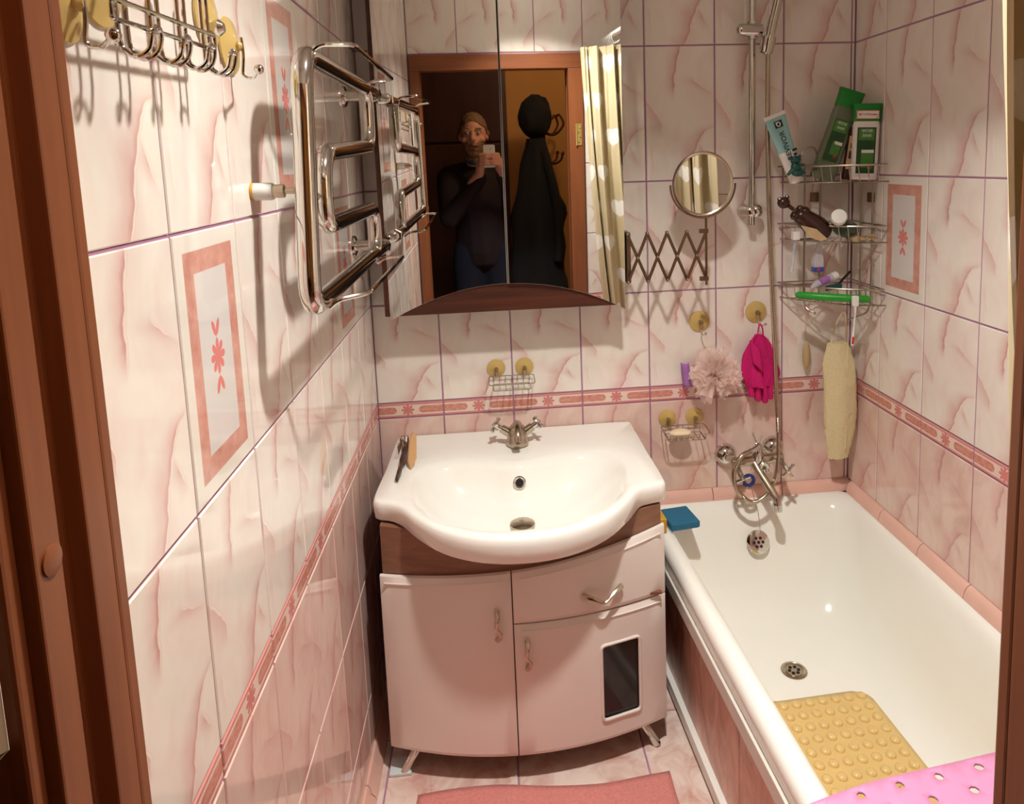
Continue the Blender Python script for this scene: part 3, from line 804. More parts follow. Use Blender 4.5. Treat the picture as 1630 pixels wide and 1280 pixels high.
for y_, z_ in ((-1.388, 1.716), (-1.115, 1.735)): cup(hr, (.001, y_, z_), (1, 0, 0), .042, knob=False)
m = M(); m.lathe([(.009, .008), (.011, .02), (.006, .026)], (.0, -1.122, 1.722), (1, 0, 0), 14); put('cup_knob', m, 'chrome', hr)
def rk(t): return V(.034, -1.432+.245*t, 1.0)
m = M(); loop = fillet([(.034, -1.435, 1.692), (.034, -1.186, 1.701), (.034, -1.186, 1.684), (.034, -1.435, 1.674)], .006, 4, True); m.tube(loop, .0026, 8, True); put('rail_wire', m, 'chrome', hr)
for i in range(4):
    yc = -1.408+.0685*i; zc = 1.683+.003*i
    path = []
    side = lambda s: [(.030, yc+s*.009, zc+.05), (.030, yc+s*.009, zc-.022), (.036, yc+s*.009, zc-.036), (.045, yc+s*.009, zc-.040), (.056, yc+s*.009, zc-.033), (.06, yc+s*.009, zc-.018)]
    a = side(-1); b = side(1)
    path = [(.030, yc, zc+.058)]+a+[(.0605, yc, zc-.012)]+list(reversed(b))
    m = M(); m.tube(crom(path, 4, True), .0024, 8, True); put('double_hook', m, 'chrome', hr)

# ------------------------------------------------------------------ heated towel rail
tr = thing('towel_rail', (.085, -.68, 1.31), 'chrome serpentine heated towel rail on the left wall', 'towel rail')
XR = .085; yn, yf_, ym = -1.0, -.375, -.89
m = M(); loop = fillet([(XR, yn+.03, 1.712), (XR, yf_, 1.716), (XR, yf_, 1.582), (XR, ym+.01, 1.56), (XR, ym-.01, 1.438), (XR, yf_, 1.437), (XR, yf_, 1.33), (XR, yn-.03, 1.322)], .052, 7, True)
m.tube(loop, .0165, 14, True); put('pipe', m, 'chrome', tr)
YE = -.205
for z_ in (1.716, 1.33):
    m = M(); m.tube(fillet([(XR, yf_-.02, z_), (XR, YE, z_), (.001, YE, z_)], .02, 4), .0155, 12); put('elbow', m, 'chrome', tr)
    m = M(); m.lathe([(.02, 0), (.02, .024), (.017, .03)], (XR, YE-.075, z_), (0, 1, 0), 6); put('nut', m, 'chrome', tr)
    m = M(); m.lathe([(.028, 0), (.027, .006), (.018, .01)], (.0005, YE, z_), (1, 0, 0), 20); put('wall_plate', m, 'chrome', tr)
# wall spacer
m = M(); m.lathe([(.014, 0), (.014, .004)], (.0005, -.985, 1.502), (1, 0, 0), 16); put('spacer_pad', m, 'brass_cap', tr)
m = M(); m.lathe([(.0135, .004), (.0135, .03), (.012, .032)], (.0005, -.985, 1.502), (1, 0, 0), 16); put('spacer_cap', m, 'white_plastic', tr)
m = M(); m.lathe([(.0105, .03), (.0105, .048), (.005, .05), (.005, .064), (.008, .065), (.008, .074), (.005, .075)], (.0005, -.985, 1.502), (1, 0, 0), 12); put('spacer_bolt', m, 'chrome_dull', tr)
# fold-out wire holders at the top and the bottom
for z_, dz in ((1.73, .0), (1.318, -.006)):
    m = M(); m.tube(fillet([(XR+.005, -.93, z_-.012), (XR+.02, -.93, z_), (.152, -.90, z_+.004), (.152, -.40, z_+.004), (XR+.02, -.40, z_), (XR+.005, -.40, z_-.012)], .02, 4), .0042, 8); put('wire_holder', m, 'chrome', tr)

# ------------------------------------------------------------------ bath tub
TUBN = -1.30
bt = thing('bathtub', (1.14, -.65, 0), 'white enamelled bathtub along the right wall', 'bathtub')
def lx(y_): return .798-.045*y_
def tl(z, l, r, b, nr, rad):
    yb, yn_ = -b-.004, TUBN+nr
    q = [(lx(yb)+l, yb, z), (RW-.004-r, yb, z), (RW-.004-r, yn_, z), (lx(yn_)+l, yn_, z)]
    return fillet(q, rad, 8, True)
LO = [tl(.385, .012, .0, .0, .0, .03), tl(.39, .0, 0, 0, 0, .03), tl(.425, .0, .0, .0, .0, .03), tl(.441, .006, .004, .004, .004, .035), tl(.448, .02, .012, .012, .015, .05), tl(.447, .036, .022, .026, .03, .07), tl(.438, .05, .032, .04, .045, .09), tl(.415, .058, .042, .055, .06, .1),
      tl(.34, .07, .055, .085, .09, .11), tl(.24, .085, .072, .12, .15, .12), tl(.17, .105, .09, .16, .22, .13), tl(.128, .14, .125, .21, .28, .13), tl(.112, .19, .17, .26, .33, .12), tl(.106, .25, .23, .30, .40, .08)]
m = M(); m.loops(LO, False, True); put('shell', m, 'enamel', bt, smooth=1.2)
ov_n = V(0, -.93, .36).normalized()
m = M(); m.lathe([(.036, 0), (.036, .003), (.03, .006), (.012, .007)], (1.14, -.104, .345), ov_n, 26); ovp = put('overflow_plate', m, 'chrome', bt)
for k in range(7):
    a = 2*PI*k/6; r_ = .0 if k == 6 else .014
    c = V(1.14, -.104, .345)+ov_n*.0068+V(math.cos(a)*r_, 0, 0)+V(0, .36, .93)*math.sin(a)*r_
    m = M(); m.lathe([(.0045, 0), (.0045, .0012)], c, ov_n, 10); put('overflow_hole', m, 'black_hole', ovp)
m = M(); m.lathe([(.034, 0), (.036, .004), (.03, .006), (.026, .003)], (1.146, -.362, .104), (0, 0, 1), 26); dp = put('drain_ring', m, 'chrome_dull', bt)
m = M(); m.lathe([(.024, 0), (.022, .004)], (1.146, -.362, .1045), (0, 0, 1), 18); put('drain_grate', m, 'chrome_dull', dp)
for k in range(6):
    a = 2*PI*k/6; m = M(); m.lathe([(.005, 0), (.005, .001)], (1.146+.013*math.cos(a), -.362+.013*math.sin(a), .1085), (0, 0, 1), 8); put('drain_hole', m, 'black_hole', dp)
m = M(); m.tube([(1.152, -.012, .485), (1.152, -.05, .452), (1.152, -.075, .43), (1.15, -.105, .36)], .0008, 5); put('chain', m, 'chrome_dull', bt)

# tub side panels with white rails
tpn = bt
def slab(y0, y1, z0, z1, off, th, name, mat):
    m = M(); m.loops([[(lx(y0)+off, y0, z), (lx(y0)+off+th, y0, z), (lx(y1)+off+th, y1, z), (lx(y1)+off, y1, z)] for z in (z0, z1)]); return put(name, m, mat, tpn, smooth=0, bevel=.0015)
ys = [-.01, -.755, -1.29]
for i in range(2): slab(ys[i]-.0015, ys[i+1]+.0015, .045, .352, .018, .006, 'side_panel', 'marble_panel')['label'] = 'pink marbled side panel'
slab(-.01, -1.29, .345, .3845, -.006, .026, 'top_rail', 'grey_white'); slab(-.01, -1.29, .012, .046, .002, .02, 'bottom_rail', 'white_plastic')
slab(-.01, -1.29, .0, .014, .02, .01, 'plinth', 'dark_seal')
m = M(); m.box((.86, TUBN-.005, 0), (RW-.002, -RD+.002, .43)); o = put('tub_ledge', m, 'pink_ceramic', None, smooth=0, bevel=.004); props(o, 'pink ledge boxed in between tub end and front wall', 'ledge')

# amber bubble mat in the tub
bm_ = thing('bubble_mat', (1.165, -.74, .112), 'amber rubber bubble mat on the bottom of the bathtub', 'bath mat')
MA = R(2.5); mo = V(1.160, -.735, .1185); ca, sa = math.cos(MA), math.sin(MA)
def mp(u, v, z=0.):
    x = mo.x+u*ca-v*sa; yy = mo.y+u*sa+v*ca
    zz = max(.1125, .1125+max(0, abs(x-1.165)-.115)*.28)+max(0, -.86-yy)*.22
    return V(x, yy, zz+z)
hw, hl = .148, .265
outl = fillet([(-hw, -hl, 0), (hw, -hl, 0), (hw, hl, 0), (-hw, hl, 0)], .045, 5, True)
m = M()
NU, NV = 16, 26
def inm(u, v):
    du, dv = abs(u)-(hw-.045), abs(v)-(hl-.045)
    if du > 0 and dv > 0:
        k = math.hypot(du, dv)
        if k > .045: s = .045/k; return (math.copysign(hw-.045+du*s, u), math.copysign(hl-.045+dv*s, v))
    return (u, v)
def mg(a, b):
    u, v = inm(-hw+2*hw*a, -hl+2*hl*b); return mp(u, v)
m.grid(mg, NU, NV); put('sheet', m, 'bathmat_amber', bm_, solid=.004)
bub = M(); bub.lathe([(.0125, 0), (.0125, .0025), (.0105, .006), (.006, .0085), (.0001, .0092)], (0, 0, 0), (0, 0, 1), 12, False, True)
bo = put('bubble', bub, 'bathmat_amber', bm_); bo.location = (0, 0, 0); base_org = ORG[bm_.name]
for v in bo.data.vertices: v.co += base_org
first_b = True
for i in range(8):
    for j in range(14):
        u = -.126+.036*i; v = -.243+.0374*j
        if math.hypot(max(0, abs(u)-.105), max(0, abs(v)-.222)) > .036: continue
        o = bo if first_b else bo.copy()
        if not first_b: col.objects.link(o); o.parent = bm_
        first_b = False
        o.location = mp(u, v, .0015)-base_org
# pink perforated foam mat laid over the tub end
def holed_sheet(nu, nv, fn, r):
    m = M(); K = 8
    for j in range(nv):
        for i in range(nu):
            hole = (i+j) % 2 == 0
            b = [(0, 0), (.5, 0), (1, 0), (1, .5), (1, 1), (.5, 1), (0, 1), (0, .5)]
            ang = [math.atan2(q[1]-.5, q[0]-.5) for q in b]
            oi = [fn((i+q[0])/nu, (j+q[1])/nv) for q in b]
            if not hole: m.add(oi, [tuple(range(8))]); continue
            ii = [fn((i+.5+r*math.cos(a))/nu, (j+.5+r*math.sin(a))/nv) for a in ang]
            m.add(oi+ii, [(k, (k+1) % 8, 8+(k+1) % 8, 8+k) for k in range(8)])
    return m
def pm(u, v):
    x = .842+(RW-.02-.842)*u; y0 = -1.105+.085*math.sin(min(1, u*1.5)*PI*.5)-.02*max(0, u-.66); yy = y0+(TUBN-.02-y0)*v
    e = min(1, u/.1); sag = -.028*math.sin(PI*u)*(1-v)
    return V(x, yy, .4555+sag+.004*math.sin(u*9+v*3))
pmat = holed_sheet(15, 7, pm, .22)
o = put('foam_mat', pmat, 'foam_pink', None, solid=.005); props(o, 'pink perforated foam mat spread over the near end of the tub', 'bath mat')
bmx = bmesh.new(); bmx.from_mesh(o.data); bmesh.ops.remove_doubles(bmx, verts=bmx.verts, dist=.0005); bmesh.ops.recalc_face_normals(bmx, faces=bmx.faces); bmx.to_mesh(o.data); bmx.free()

# sponges on the tub corner
def sponge(c, sx, sy, sz, rz, mat, label):
    m = M(); m.box((-sx/2, -sy/2, 0), (sx/2, sy/2, sz), .003); m.xf(Matrix.Translation(c) @ Matrix.Rotation(rz, 4, 'Z')); o = put('sponge', m, mat, None, smooth=.5); props(o, label, 'sponge', 'sponges on the tub corner')
sponge((.885, -.135, .449), .09, .1, .022, R(8), 'sponge_blue', 'blue kitchen sponge on the tub corner beside the vanity')
sponge((.812, -.14, .449), .035, .11, .045, R(4), 'sponge_yellow', 'yellow sponge squeezed between vanity and tub corner')
# floor rug
def rugf(u, v):
    x = .125+.62*u; yy = -.535-.55*v+.012*math.sin(u*7)-.02*u; return V(x, yy, .012+.003*math.sin(u*23+v*11)*math.sin(v*17))
m = M(); m.grid(rugf, 40, 36); o = put('rug', m, 'rug_pink', None, solid=.014); props(o, 'coral pink bath rug on the floor before the vanity', 'rug')

# ------------------------------------------------------------------ bath mixer with hose
bx = thing('bath_mixer', (1.15, -.06, .58), 'chrome wall bath mixer with cross handles and swivel spout', 'tap')
for x, z_ in ((1.072, .592), (1.226, .606)):
    m = M(); m.lathe([(.036, 0), (.036, .004), (.031, .014), (.022, .026), (.014, .03)], (x, -.0005, z_), (0, -1, 0), 26); put('escutcheon', m, 'chrome', bx)
    m = M(); m.tube([(x, -.025, z_), (x+(1.15-x)*.12, -.062, .595)], .0125, 12); put('inlet', m, 'chrome', bx)
m = M(); m.tube([(1.072, -.066, .590), (1.11, -.066, .593), (1.19, -.066, .597), (1.232, -.066, .599)], [.014, .016, .016, .014], 14); put('body', m, 'chrome_dull', bx)
m = M(); m.lathe([(.02, -.035), (.021, -.01), (.018, .02), (.013, .04), (.008, .052)], (1.152, -.068, .597), (0, -.1, 1), 16); put('diverter', m, 'chrome', bx)
for x, z_, s, c in ((1.085, .58, -1, V(1.089, -.114, .558)), (1.222, .588, 1, V(1.232, -.114, .574))):
    m = M(); m.tube([(x, -.066, z_+.012), (x+s*.002, -.088, z_-.004), c], [.011, .010, .008], 10); cross_handle(m, c, (s*.35, -.9, .1), .025, 4, .005); put('cross_handle', m, 'chrome', bx)
m = M(); m.lathe([(.016, 0), (.018, .004), (.014, .008)], (1.165, -.088, .58), (0, -1, 0), 12); m.ball((1.168, -.108, .575), .007, 10); put('diverter_knob', m, 'chrome', bx)
m = M(); p = crom([(1.14, -.07, .59), (1.15, -.095, .565), (1.168, -.13, .53), (1.178, -.15, .508), (1.18, -.155, .495)], 5); m.tube(p, [.013]*6+[.0125]*6+[.012]*(len(p)-12), 12); put('spout', m, 'chrome_dull', bx)
m = M(); m.lathe([(.014, 0), (.0145, .02), (.011, .03)], (1.181, -.156, .47), (0, .05, 1), 14); put('spout_nozzle', m, 'chrome', bx)
m = M()
for s in (-1, 1): m.tube(crom([(1.15, -.07, .645), (1.15+s*.008, -.075, .665), (1.146+s*.016, -.085, .69)], 4), .0025, 6)
put('cradle', m, 'chrome', bx)
m = M(); m.tube([V(1.104+.016*math.cos(t), -.121, .556+.016*math.sin(t)) for t in [R(-150)+R(285)*k/16 for k in range(17)]], .0055, 8); o = put('rubber_ring', m, 'blue_rubber', None); props(o, 'dark blue rubber ring looped on the left mixer handle', 'ring')
hs = thing('shower_hose', (1.2, -.09, .5), 'ribbed metal shower hose looping from mixer to hand shower', 'hose')
hp = crom([(1.128, -.085, .632), (1.09, -.10, .625), (1.062, -.11, .58), (1.07, -.12, .525), (1.115, -.125, .487), (1.165, -.12, .51), (1.197, -.11, .57), (1.206, -.10, .66), (1.204, -.09, .80), (1.198, -.085, .97), (1.186, -.085, 1.2), (1.178, -.085, 1.43), (1.173, -.088, 1.64), (1.172, -.092, 1.815)], 60)
hq = [hp[0]]; acc = 0.
for a_, b_ in zip(hp, hp[1:]):
    acc += (b_-a_).length
    if acc > .0022: hq.append(b_); acc = 0.
hp = hq
m = M(); m.tube(hp, [.0074 if i % 2 else .0056 for i in range(len(hp))], 8); put('hose', m, 'chrome_dull', hs, smooth=1.2)
m = M(); m.tube([(1.15, -.076, .638), (1.122, -.088, .633)], [.0095, .008], 10); put('hose_nut', m, 'chrome', hs)

# shower rail and hand shower
sr_ = thing('shower_rail', (1.14, -.05, 1.36), 'chrome shower slide rail on the back wall', 'shower rail')
m = M(); m.tube([(1.139, -.05, 1.325), (1.142, -.05, 2.16)], .0105, 14); put('bar', m, 'chrome', sr_)
for z_ in (1.365, 2.1):
    m = M(); m.lathe([(.021, 0), (.021, .012), (.017, .03), (.015, .065), (.008, .07)], (1.132, -.0005, z_), (.1, -1, 0), 18); put('bracket', m, 'chrome', sr_)
    m = M(); m.ball((1.152, -.055, z_+.002), .019, 14, (1, .9, 1.15)); put('bracket_cap', m, 'chrome', sr_)
m = M(); m.tube([(1.108, -.055, 1.892), (1.165, -.06, 1.888)], [.018, .019], 14); m.ball((1.108, -.055, 1.892), .018, 12); put('slider', m, 'chrome', sr_)
m = M(); m.tube([(1.142, -.05, 1.865), (1.142, -.05, 1.915)], .0165, 14); put('slider_collar', m, 'chrome', sr_)
m = M(); m.lathe([(.019, 0), (.021, .02), (.021, .045)], (1.168, -.085, 1.822), (.16, -.12, .95), 14, False, False); put('holder_cup', m, 'chrome', sr_)
hsn = thing('hand_shower', (1.172, -.09, 1.82), 'chrome hand shower resting in the rail holder', 'shower head')
p = crom([(1.17, -.088, 1.815), (1.178, -.095, 1.88), (1.192, -.11, 1.96), (1.20, -.13, 2.03)], 5); m = M(); m.tube(p, [.009, .011, .013, .014, .0145, .0145]+[.0145]*(len(p)-6), 12); put('handle', m, 'chrome', hsn)
m = M(); m.lathe([(.012, -.015), (.03, 0), (.038, .012), (.036, .018)], (1.203, -.14, 2.05), (.1, -.85, -.45), 22); put('head', m, 'chrome', hsn)

# ------------------------------------------------------------------ magnifying mirror on a scissor arm
mm = thing('extending_mirror', (.86, -.13, 1.19), 'round magnifying mirror on a bronze scissor arm', 'mirror')
def bar(a, b, wd, th, name='scissor_bar', mat='bronze'):
    a = Vector(a); b = Vector(b); d = (b-a).normalized(); nrm = V(0, -1, 0); s = d.cross(nrm).normalized()*wd/2
    m = M(); m.loops([[a-s-d*.004, a+s-d*.004, b+s+d*.004, b-s+d*.004], [p+nrm*th for p in [a-s-d*.004, a+s-d*.004, b+s+d*.004, b-s+d*.004]]]); return put(name, m, mat, mm, smooth=0)
x0, dx, zt, zl = .746, .0573, 1.322, 1.184
for i in range(4):
    a, b = x0+dx*i, x0+dx*(i+1)
    bar((a, -.128, zt), (b, -.128, zl), .0085, .0025); bar((a, -.132, zl), (b, -.132, zt), .0085, .0025)
    for q in ((a, zt), (a, zl), ((a+b)/2, (zt+zl)/2)):
        m = M(); m.lathe([(.0035, 0), (.0032, .002), (.001, .003)], (q[0], -.1345, q[1]), (0, -1, 0), 10); put('rivet', m, 'steel_wire', mm)
m = M(); m.tube([(.975, -.132, 1.165), (.975, -.132, 1.362)], .0036, 8); put('post', m, 'bronze', mm)
for z_ in (zt, zl): 
    m = M(); m.box((.955, -.128, z_-.006), (.98, -.137, z_+.006)); put('clip', m, 'bronze', mm, smooth=0)
m = M(); m.box((.744, -.002, 1.18), (.756, -.128, 1.326)); put('wall_mount', m, 'bronze', mm, smooth=0, bevel=.002)
mcn = V(.961, -.15, 1.456); md = V(-.09, -1, -.08).normalized()
ax_ = V(0, 0, 1)-md*md.z; ax_.normalize(); bx_ = md.cross(ax_)
m = M(); m.tube([mcn+(ax_*math.sin(t)*1.08+bx_*math.cos(t)*1.04)*.088 for t in [R(180)+R(180)*k/24 for k in range(25)]], .003, 8); put('yoke', m, 'bronze', mm)
m = M(); m.tube([mcn+(ax_*math.sin(t)*1.06+bx_*math.cos(t)*.98)*.083 for t in [2*PI*k/40 for k in range(40)]], .0048, 8, True); put('ring', m, 'chrome_dull', mm)
m = M(); m.loops([[mcn+md*h+(ax_*math.sin(t)*1.06+bx_*math.cos(t)*.98)*r_ for t in [2*PI*k/40 for k in range(40)]] for r_, h in ((.081, -.003), (.081, .001))]); put('mirror_glass', m, 'mirror', mm, smooth=.3)

# ------------------------------------------------------------------ corner wire rack
cr_ = thing('corner_rack', (1.38, -.1, 1.04), 'three-tier steel wire corner rack above the bath mixer', 'shelf')
def arc_front(z, k=0.):
    a = V(1.235, -.016, z); b = V(RW-.014, -.215, z); mid = V(1.315-k, -.185, z)
    return [a*(1-t)**2+mid*2*t*(1-t)+b*t*t for t in [i/12 for i in range(13)]]
TIERS = (1.495, 1.322, 1.14)
for z_ in TIERS:
    fr = arc_front(z_)
    m = M(); m.tube(fr, .0028, 8); put('front_wire', m, 'steel_wire', cr_)
    m = M(); m.tube(fillet([fr[0], (RW-.014, -.016, z_), fr[-1]], .004, 3), .0026, 8); put('back_wire', m, 'steel_wire', cr_)
    zb_ = z_-.048; lowf = [V(p.x+.012, p.y+.010, zb_) for p in arc_front(zb_)]
    m = M(); m.tube(lowf, .0022, 6); put('lower_wire', m, 'steel_wire', cr_)
    for i in range(1, 12):
        f = fr[i]; g_ = lowf[i]; t = i/12
        bk = V(1.25+.21*min(1, t*1.0), -.02, zb_) if t < .99 else g_
        bk = V(min(g_.x+.03+.10*(1-t)+.0, RW-.02), -.022, zb_)
        m = M(); m.tube(fillet([f, g_, bk], .006, 3), .0015, 6); put('cross_wire', m, 'steel_wire', cr_)
for x, tip in ((1.318, True), (1.367, False)):
    m = M(); pth = [(x, -.018, 1.5), (x, -.018, 1.07)]
    if tip: pth = fillet([(x, -.018, 1.5), (x, -.018, 1.075), (x+.004, -.03, 1.055), (x+.022, -.05, 1.045)], .01, 3)
    m.tube(pth, .0028, 8); put('post', m, 'steel_wire', cr_)
    if tip: m = M(); m.ball((x+.022, -.05, 1.045), .0045, 8); put('ball_tip', m, 'steel_wire', cr_)
for y_, tip in ((-.085, False), (-.15, True)):
    m = M(); pth = [(RW-.018, y_, 1.5), (RW-.018, y_, 1.08)]
    if tip: pth = fillet([(RW-.018, y_, 1.5), (RW-.018, y_, 1.085), (RW-.03, y_, 1.06), (RW-.09, y_-.01, 1.045)], .01, 3)
    m.tube(pth, .0028, 8); put('post', m, 'steel_wire', cr_)
for c in ((1.358, -.006, 1.398),):
    m = M(); m.box((c[0]-.014, -.001, c[2]-.014), (c[0]+.014, -.008, c[2]+.014)); put('screw_plate', m, 'bronze', cr_, smooth=0)
m = M(); m.box((RW-.001, -.1, 1.384), (RW-.008, -.13, 1.412)); put('screw_plate', m, 'bronze', cr_, smooth=0)
m = M(); m.tube(crom([(1.268, -.10, 1.49), (1.272, -.10, 1.53), (1.292, -.095, 1.55), (1.315, -.09, 1.545), (1.325, -.085, 1.52)], 5), .0028, 8); put('side_loop', m, 'steel_wire', cr_)

def frame(c, ang, yaw_=0.):
    """local frame: x right, y up (rotated by ang in the wall plane), facing the viewer"""
    return Matrix.Translation(c) @ Matrix.Rotation(yaw_, 4, 'Z') @ Matrix.Rotation(ang, 4, 'Y')
def rbox_loop(hx, hy, r, z, n=4): return fillet([(-hx, -hy, z), (hx, -hy, z), (hx, hy, z), (-hx, hy, z)], r, n, True)
def bottle(name, label, c, ang, yaw_, hx, hy, H, mat, cap, caph, capw):
    t = thing(name, c, label, 'bottle', 'bottles in the corner rack'); T = frame(c, ang, yaw_)
    m = M(); m.loops([rbox_loop(hx*.9, hy*.9, hy*.6, 0), rbox_loop(hx, hy, hy*.7, .005), rbox_loop(hx, hy, hy*.7, H-.012), rbox_loop(hx*.93, hy*.92, hy*.7, H)]); m.xf(T); put('bottle_body', m, mat, t, smooth=.9)
    m = M(); m.loops([rbox_loop(capw, hy*.95, hy*.6, H), rbox_loop(capw*1.02, hy*.97, hy*.6, H+caph*.7), rbox_loop(capw*1.08, hy*.75, hy*.5, H+caph)]); m.xf(T); put('cap', m, cap, t, smooth=.9)
    return t, T
def label_plate(t, T, x0, x1, z0, z1, y_, mat, name='label'):
    m = M(); m.box((x0, y_, z0), (x1, y_-.0006, z1)); m.xf(T); return put(name, m, mat, t, smooth=0)
def tdir(T, v): return (T.to_3x3() @ Vector(v))
def ltext(t, T, body, x, z, y_, size, width, mat, rot=0.):
    X = tdir(T, (math.cos(rot), 0, math.sin(rot))); Y = tdir(T, (-math.sin(rot), 0, math.cos(rot)))
    return text(body, 'lettering', size, T @ V(x, y_, z), X, Y, mat, t, .0003, width)
# white bottle with green cap
t, T = bottle('shampoo_bottle', 'upright white bottle with green label and green cap in the top tier', (1.437, -.142, 1.452), R(2), R(-18), .036, .017, .165, 'white_bottle', 'green_cap', .05, .037)
label_plate(t, T, -.025, .025, .018, .148, -.0172, 'dark_green_label'); label_plate(t, T, -.021, .021, .112, .144, -.0178, 'mid_green_label')
label_plate(t, T, -.012, .021, .035, .085, -.0178, 'mid_green_label'); label_plate(t, T, -.012, .021, .076, .085, -.0182, 'ink_white')
ltext(t, T, 'ЧИСТАЯ', 0, .138, -.0185, .011, .028, 'ink_white'); ltext(t, T, 'ЛИНИЯ', 0, .124, -.0185, .011, .024, 'ink_white')
label_plate(t, T, .006, .016, .03, .036, -.0186, 'red_print', 'red_mark')
label_plate(t, T, -.03, .03, .172, .195, -.0172, 'ink_white', 'sticker')
m = M(); m.tube([T @ V(*p) for p in fillet([(-.03, -.0178, .172), (.026, -.0178, .172), (.031, -.0178, .195), (-.028, -.0178, .195)], .006, 3, True)], .0009, 5, True); put('sticker_edge', m, 'red_print', t)
ltext(t, T, '№1 в России', .0, .184, -.0186, .008, .046, 'red_print')
# tilted clear bottle
t, T = bottle('clear_bottle', 'tilted clear bottle with green liquid, dark label and green cap', (1.332, -.098, 1.455), R(19), R(-6), .034, .016, .215, 'bottle_clear_green', 'green_cap', .052, .034)
label_plate(t, T, -.024, .02, .055, .178, -.0162, 'dark_green_label'); label_plate(t, T, -.022, .018, .142, .175, -.0168, 'mid_green_label'); label_plate(t, T, -.01, .016, .075, .115, -.0168, 'mid_green_label'); label_plate(t, T, -.004, .018, .106, .115, -.0172, 'ink_white')
ltext(t, T, 'ЧИСТАЯ', -.002, .167, -.0175, .010, .026, 'ink_white'); ltext(t, T, 'ЛИНИЯ', -.002, .153, -.0175, .010, .022, 'ink_white'); label_plate(t, T, .004, .012, .068, .075, -.0174, 'red_print', 'red_mark')
m = M(); m.loops([rbox_loop(.031, .0135, .009, .006), rbox_loop(.031, .0135, .009, .06)]); m.xf(T); put('liquid', m, 'dark_green_label', t, smooth=.9)
# brown bottle between
t, T = bottle('brown_bottle', 'slim dark brown bottle with beige label between the two green-capped bottles', (1.408, -.118, 1.452), R(7), R(-12), .022, .014, .15, 'brown_bottle', 'brown_bottle', .02, .012)
label_plate(t, T, -.02, .02, .03, .125, -.0142, 'label_beige'); label_plate(t, T, -.016, .016, .06, .082, -.0147, 'label_dark', 'label_print'); label_plate(t, T, -.014, .014, .09, .104, -.0147, 'label_dark', 'label_print')
# squeeze tube standing on its cap
tb = thing('cosmetic_tube', (1.25, -.12, 1.455), 'pale aqua squeeze tube on its cap in the top tier', 'tube')
T = frame((1.248, -.118, 1.452), R(-20), R(4))
m = M(); L = []
for k in range(9):
    f = k/8; z_ = .03+.17*f; hx_ = .021+.012*f; hy_ = .017*(1-f)**.8+.0012; L.append([V(hx_*math.cos(a), hy_*math.sin(a), z_) for a in [2*PI*i/20 for i in range(20)]])
m.loops(L); m.xf(T); put('tube_body', m, 'tube_aqua', tb, smooth=.9)
m = M(); m.lathe([(.019, 0), (.0195, .002), (.0185, .03)], (0, 0, 0), (0, 0, 1), 20); m.xf(T); put('cap', m, 'white_bottle', tb)
m = M(); m.box((-.033, -.0018, .196), (.033, .0018, .206)); m.xf(T); put('crimp', m, 'white_bottle', tb, smooth=0)
m = M(); L = []
for k in range(4):
    f = k/8; z_ = .03+.17*f; hx_ = .0213+.012*f; hy_ = .0173*(1-f)**.8+.0012; L.append([V(hx_*math.cos(a), hy_*math.sin(a), z_) for a in [2*PI*i/20 for i in range(20)]])
m.loops(L, False, False); m.xf(T); put('tube_base', m, 'white_bottle', tb, smooth=.9)
def tfront(z_): f = (z_-.03)/.17; return -(.017*(1-f)**.8+.0012)-.0012
ltext(tb, T, 'REVIVOR', -.002, .112, tfront(.068), .021, .086, 'ink_dark', R(90))
label_plate(tb, T, -.012, .012, .166, .186, tfront(.166)-.0008, 'ink_dark', 'logo_panel')
m = M(); m.tube([T @ V(.0055*math.cos(a)-.001, tfront(.166)-.002, .176+.006*math.sin(a)) for a in [2*PI*i/14 for i in range(14)]], .0014, 6, True); m.tube([T @ V(-.0075, tfront(.166)-.002, .183), T @ V(-.0065, tfront(.166)-.002, .176)], .0014, 6); put('logo_ring', m, 'ink_white', tb)
for k in range(3): label_plate(tb, T, .012, .026-.004*k, .088-.013*k, .095-.013*k, tfront(.07)+.003, 'ink_dark', 'stripe')
# teal animal clip
cl = thing('animal_clip', (1.224, -.15, 1.48), 'small dark teal animal-shaped clip on the rack wire', 'clip')
m = M(); cc = V(1.231, -.152, 1.495)
m.ball(cc, .014, 10, (1.1, .8, 1)); m.ball(cc+V(-.001, -.003, .022), .012, 10, (1.3, .8, .8)); m.ball(cc+V(.006, 0, -.018), .012, 10, (1.5, .8, .8)); put('body', m, 'teal_plastic', cl)
m = M()
for d in ((-.015, 0, .03), (.013, 0, .033), (-.024, 0, -.022), (.028, 0, -.02), (.024, 0, .006)): m.tube([cc, cc+Vector(d)*.6, cc+Vector(d)], [.007, .006, .004], 8)
put('limbs', m, 'teal_plastic', cl)
# second tier
bb_ = thing('bear_bottle', (1.26, -.13, 1.28), 'dark brown bear-shaped bottle lying in the middle tier', 'bottle')
m = M(); p = crom([(1.338, -.12, 1.295), (1.315, -.13, 1.312), (1.28, -.138, 1.335), (1.248, -.142, 1.357), (1.232, -.142, 1.37)], 5); N = len(p)
m.tube(p, [.012, .022, .027, .029, .03, .031, .032, .032, .0315, .031, .03, .029, .028, .027, .025, .023, .021, .017]+[.012]*(N-18), 14); m.ball((1.246, -.15, 1.376), .011, 10); m.ball((1.226, -.155, 1.356), .012, 10); m.ball((1.262, -.145, 1.366), .016, 10); put('body', m, 'brown_bottle', bb_)
m = M(); m.ball((1.200, -.142, 1.394), .018, 12, (1.05, .9, .95)); m.ball((1.186, -.146, 1.405), .007, 8); m.ball((1.21, -.142, 1.41), .007, 8); m.tube([(1.208, -.142, 1.39), (1.228, -.142, 1.375)], .006, 8); put('cap', m, 'brown_bottle', bb_)
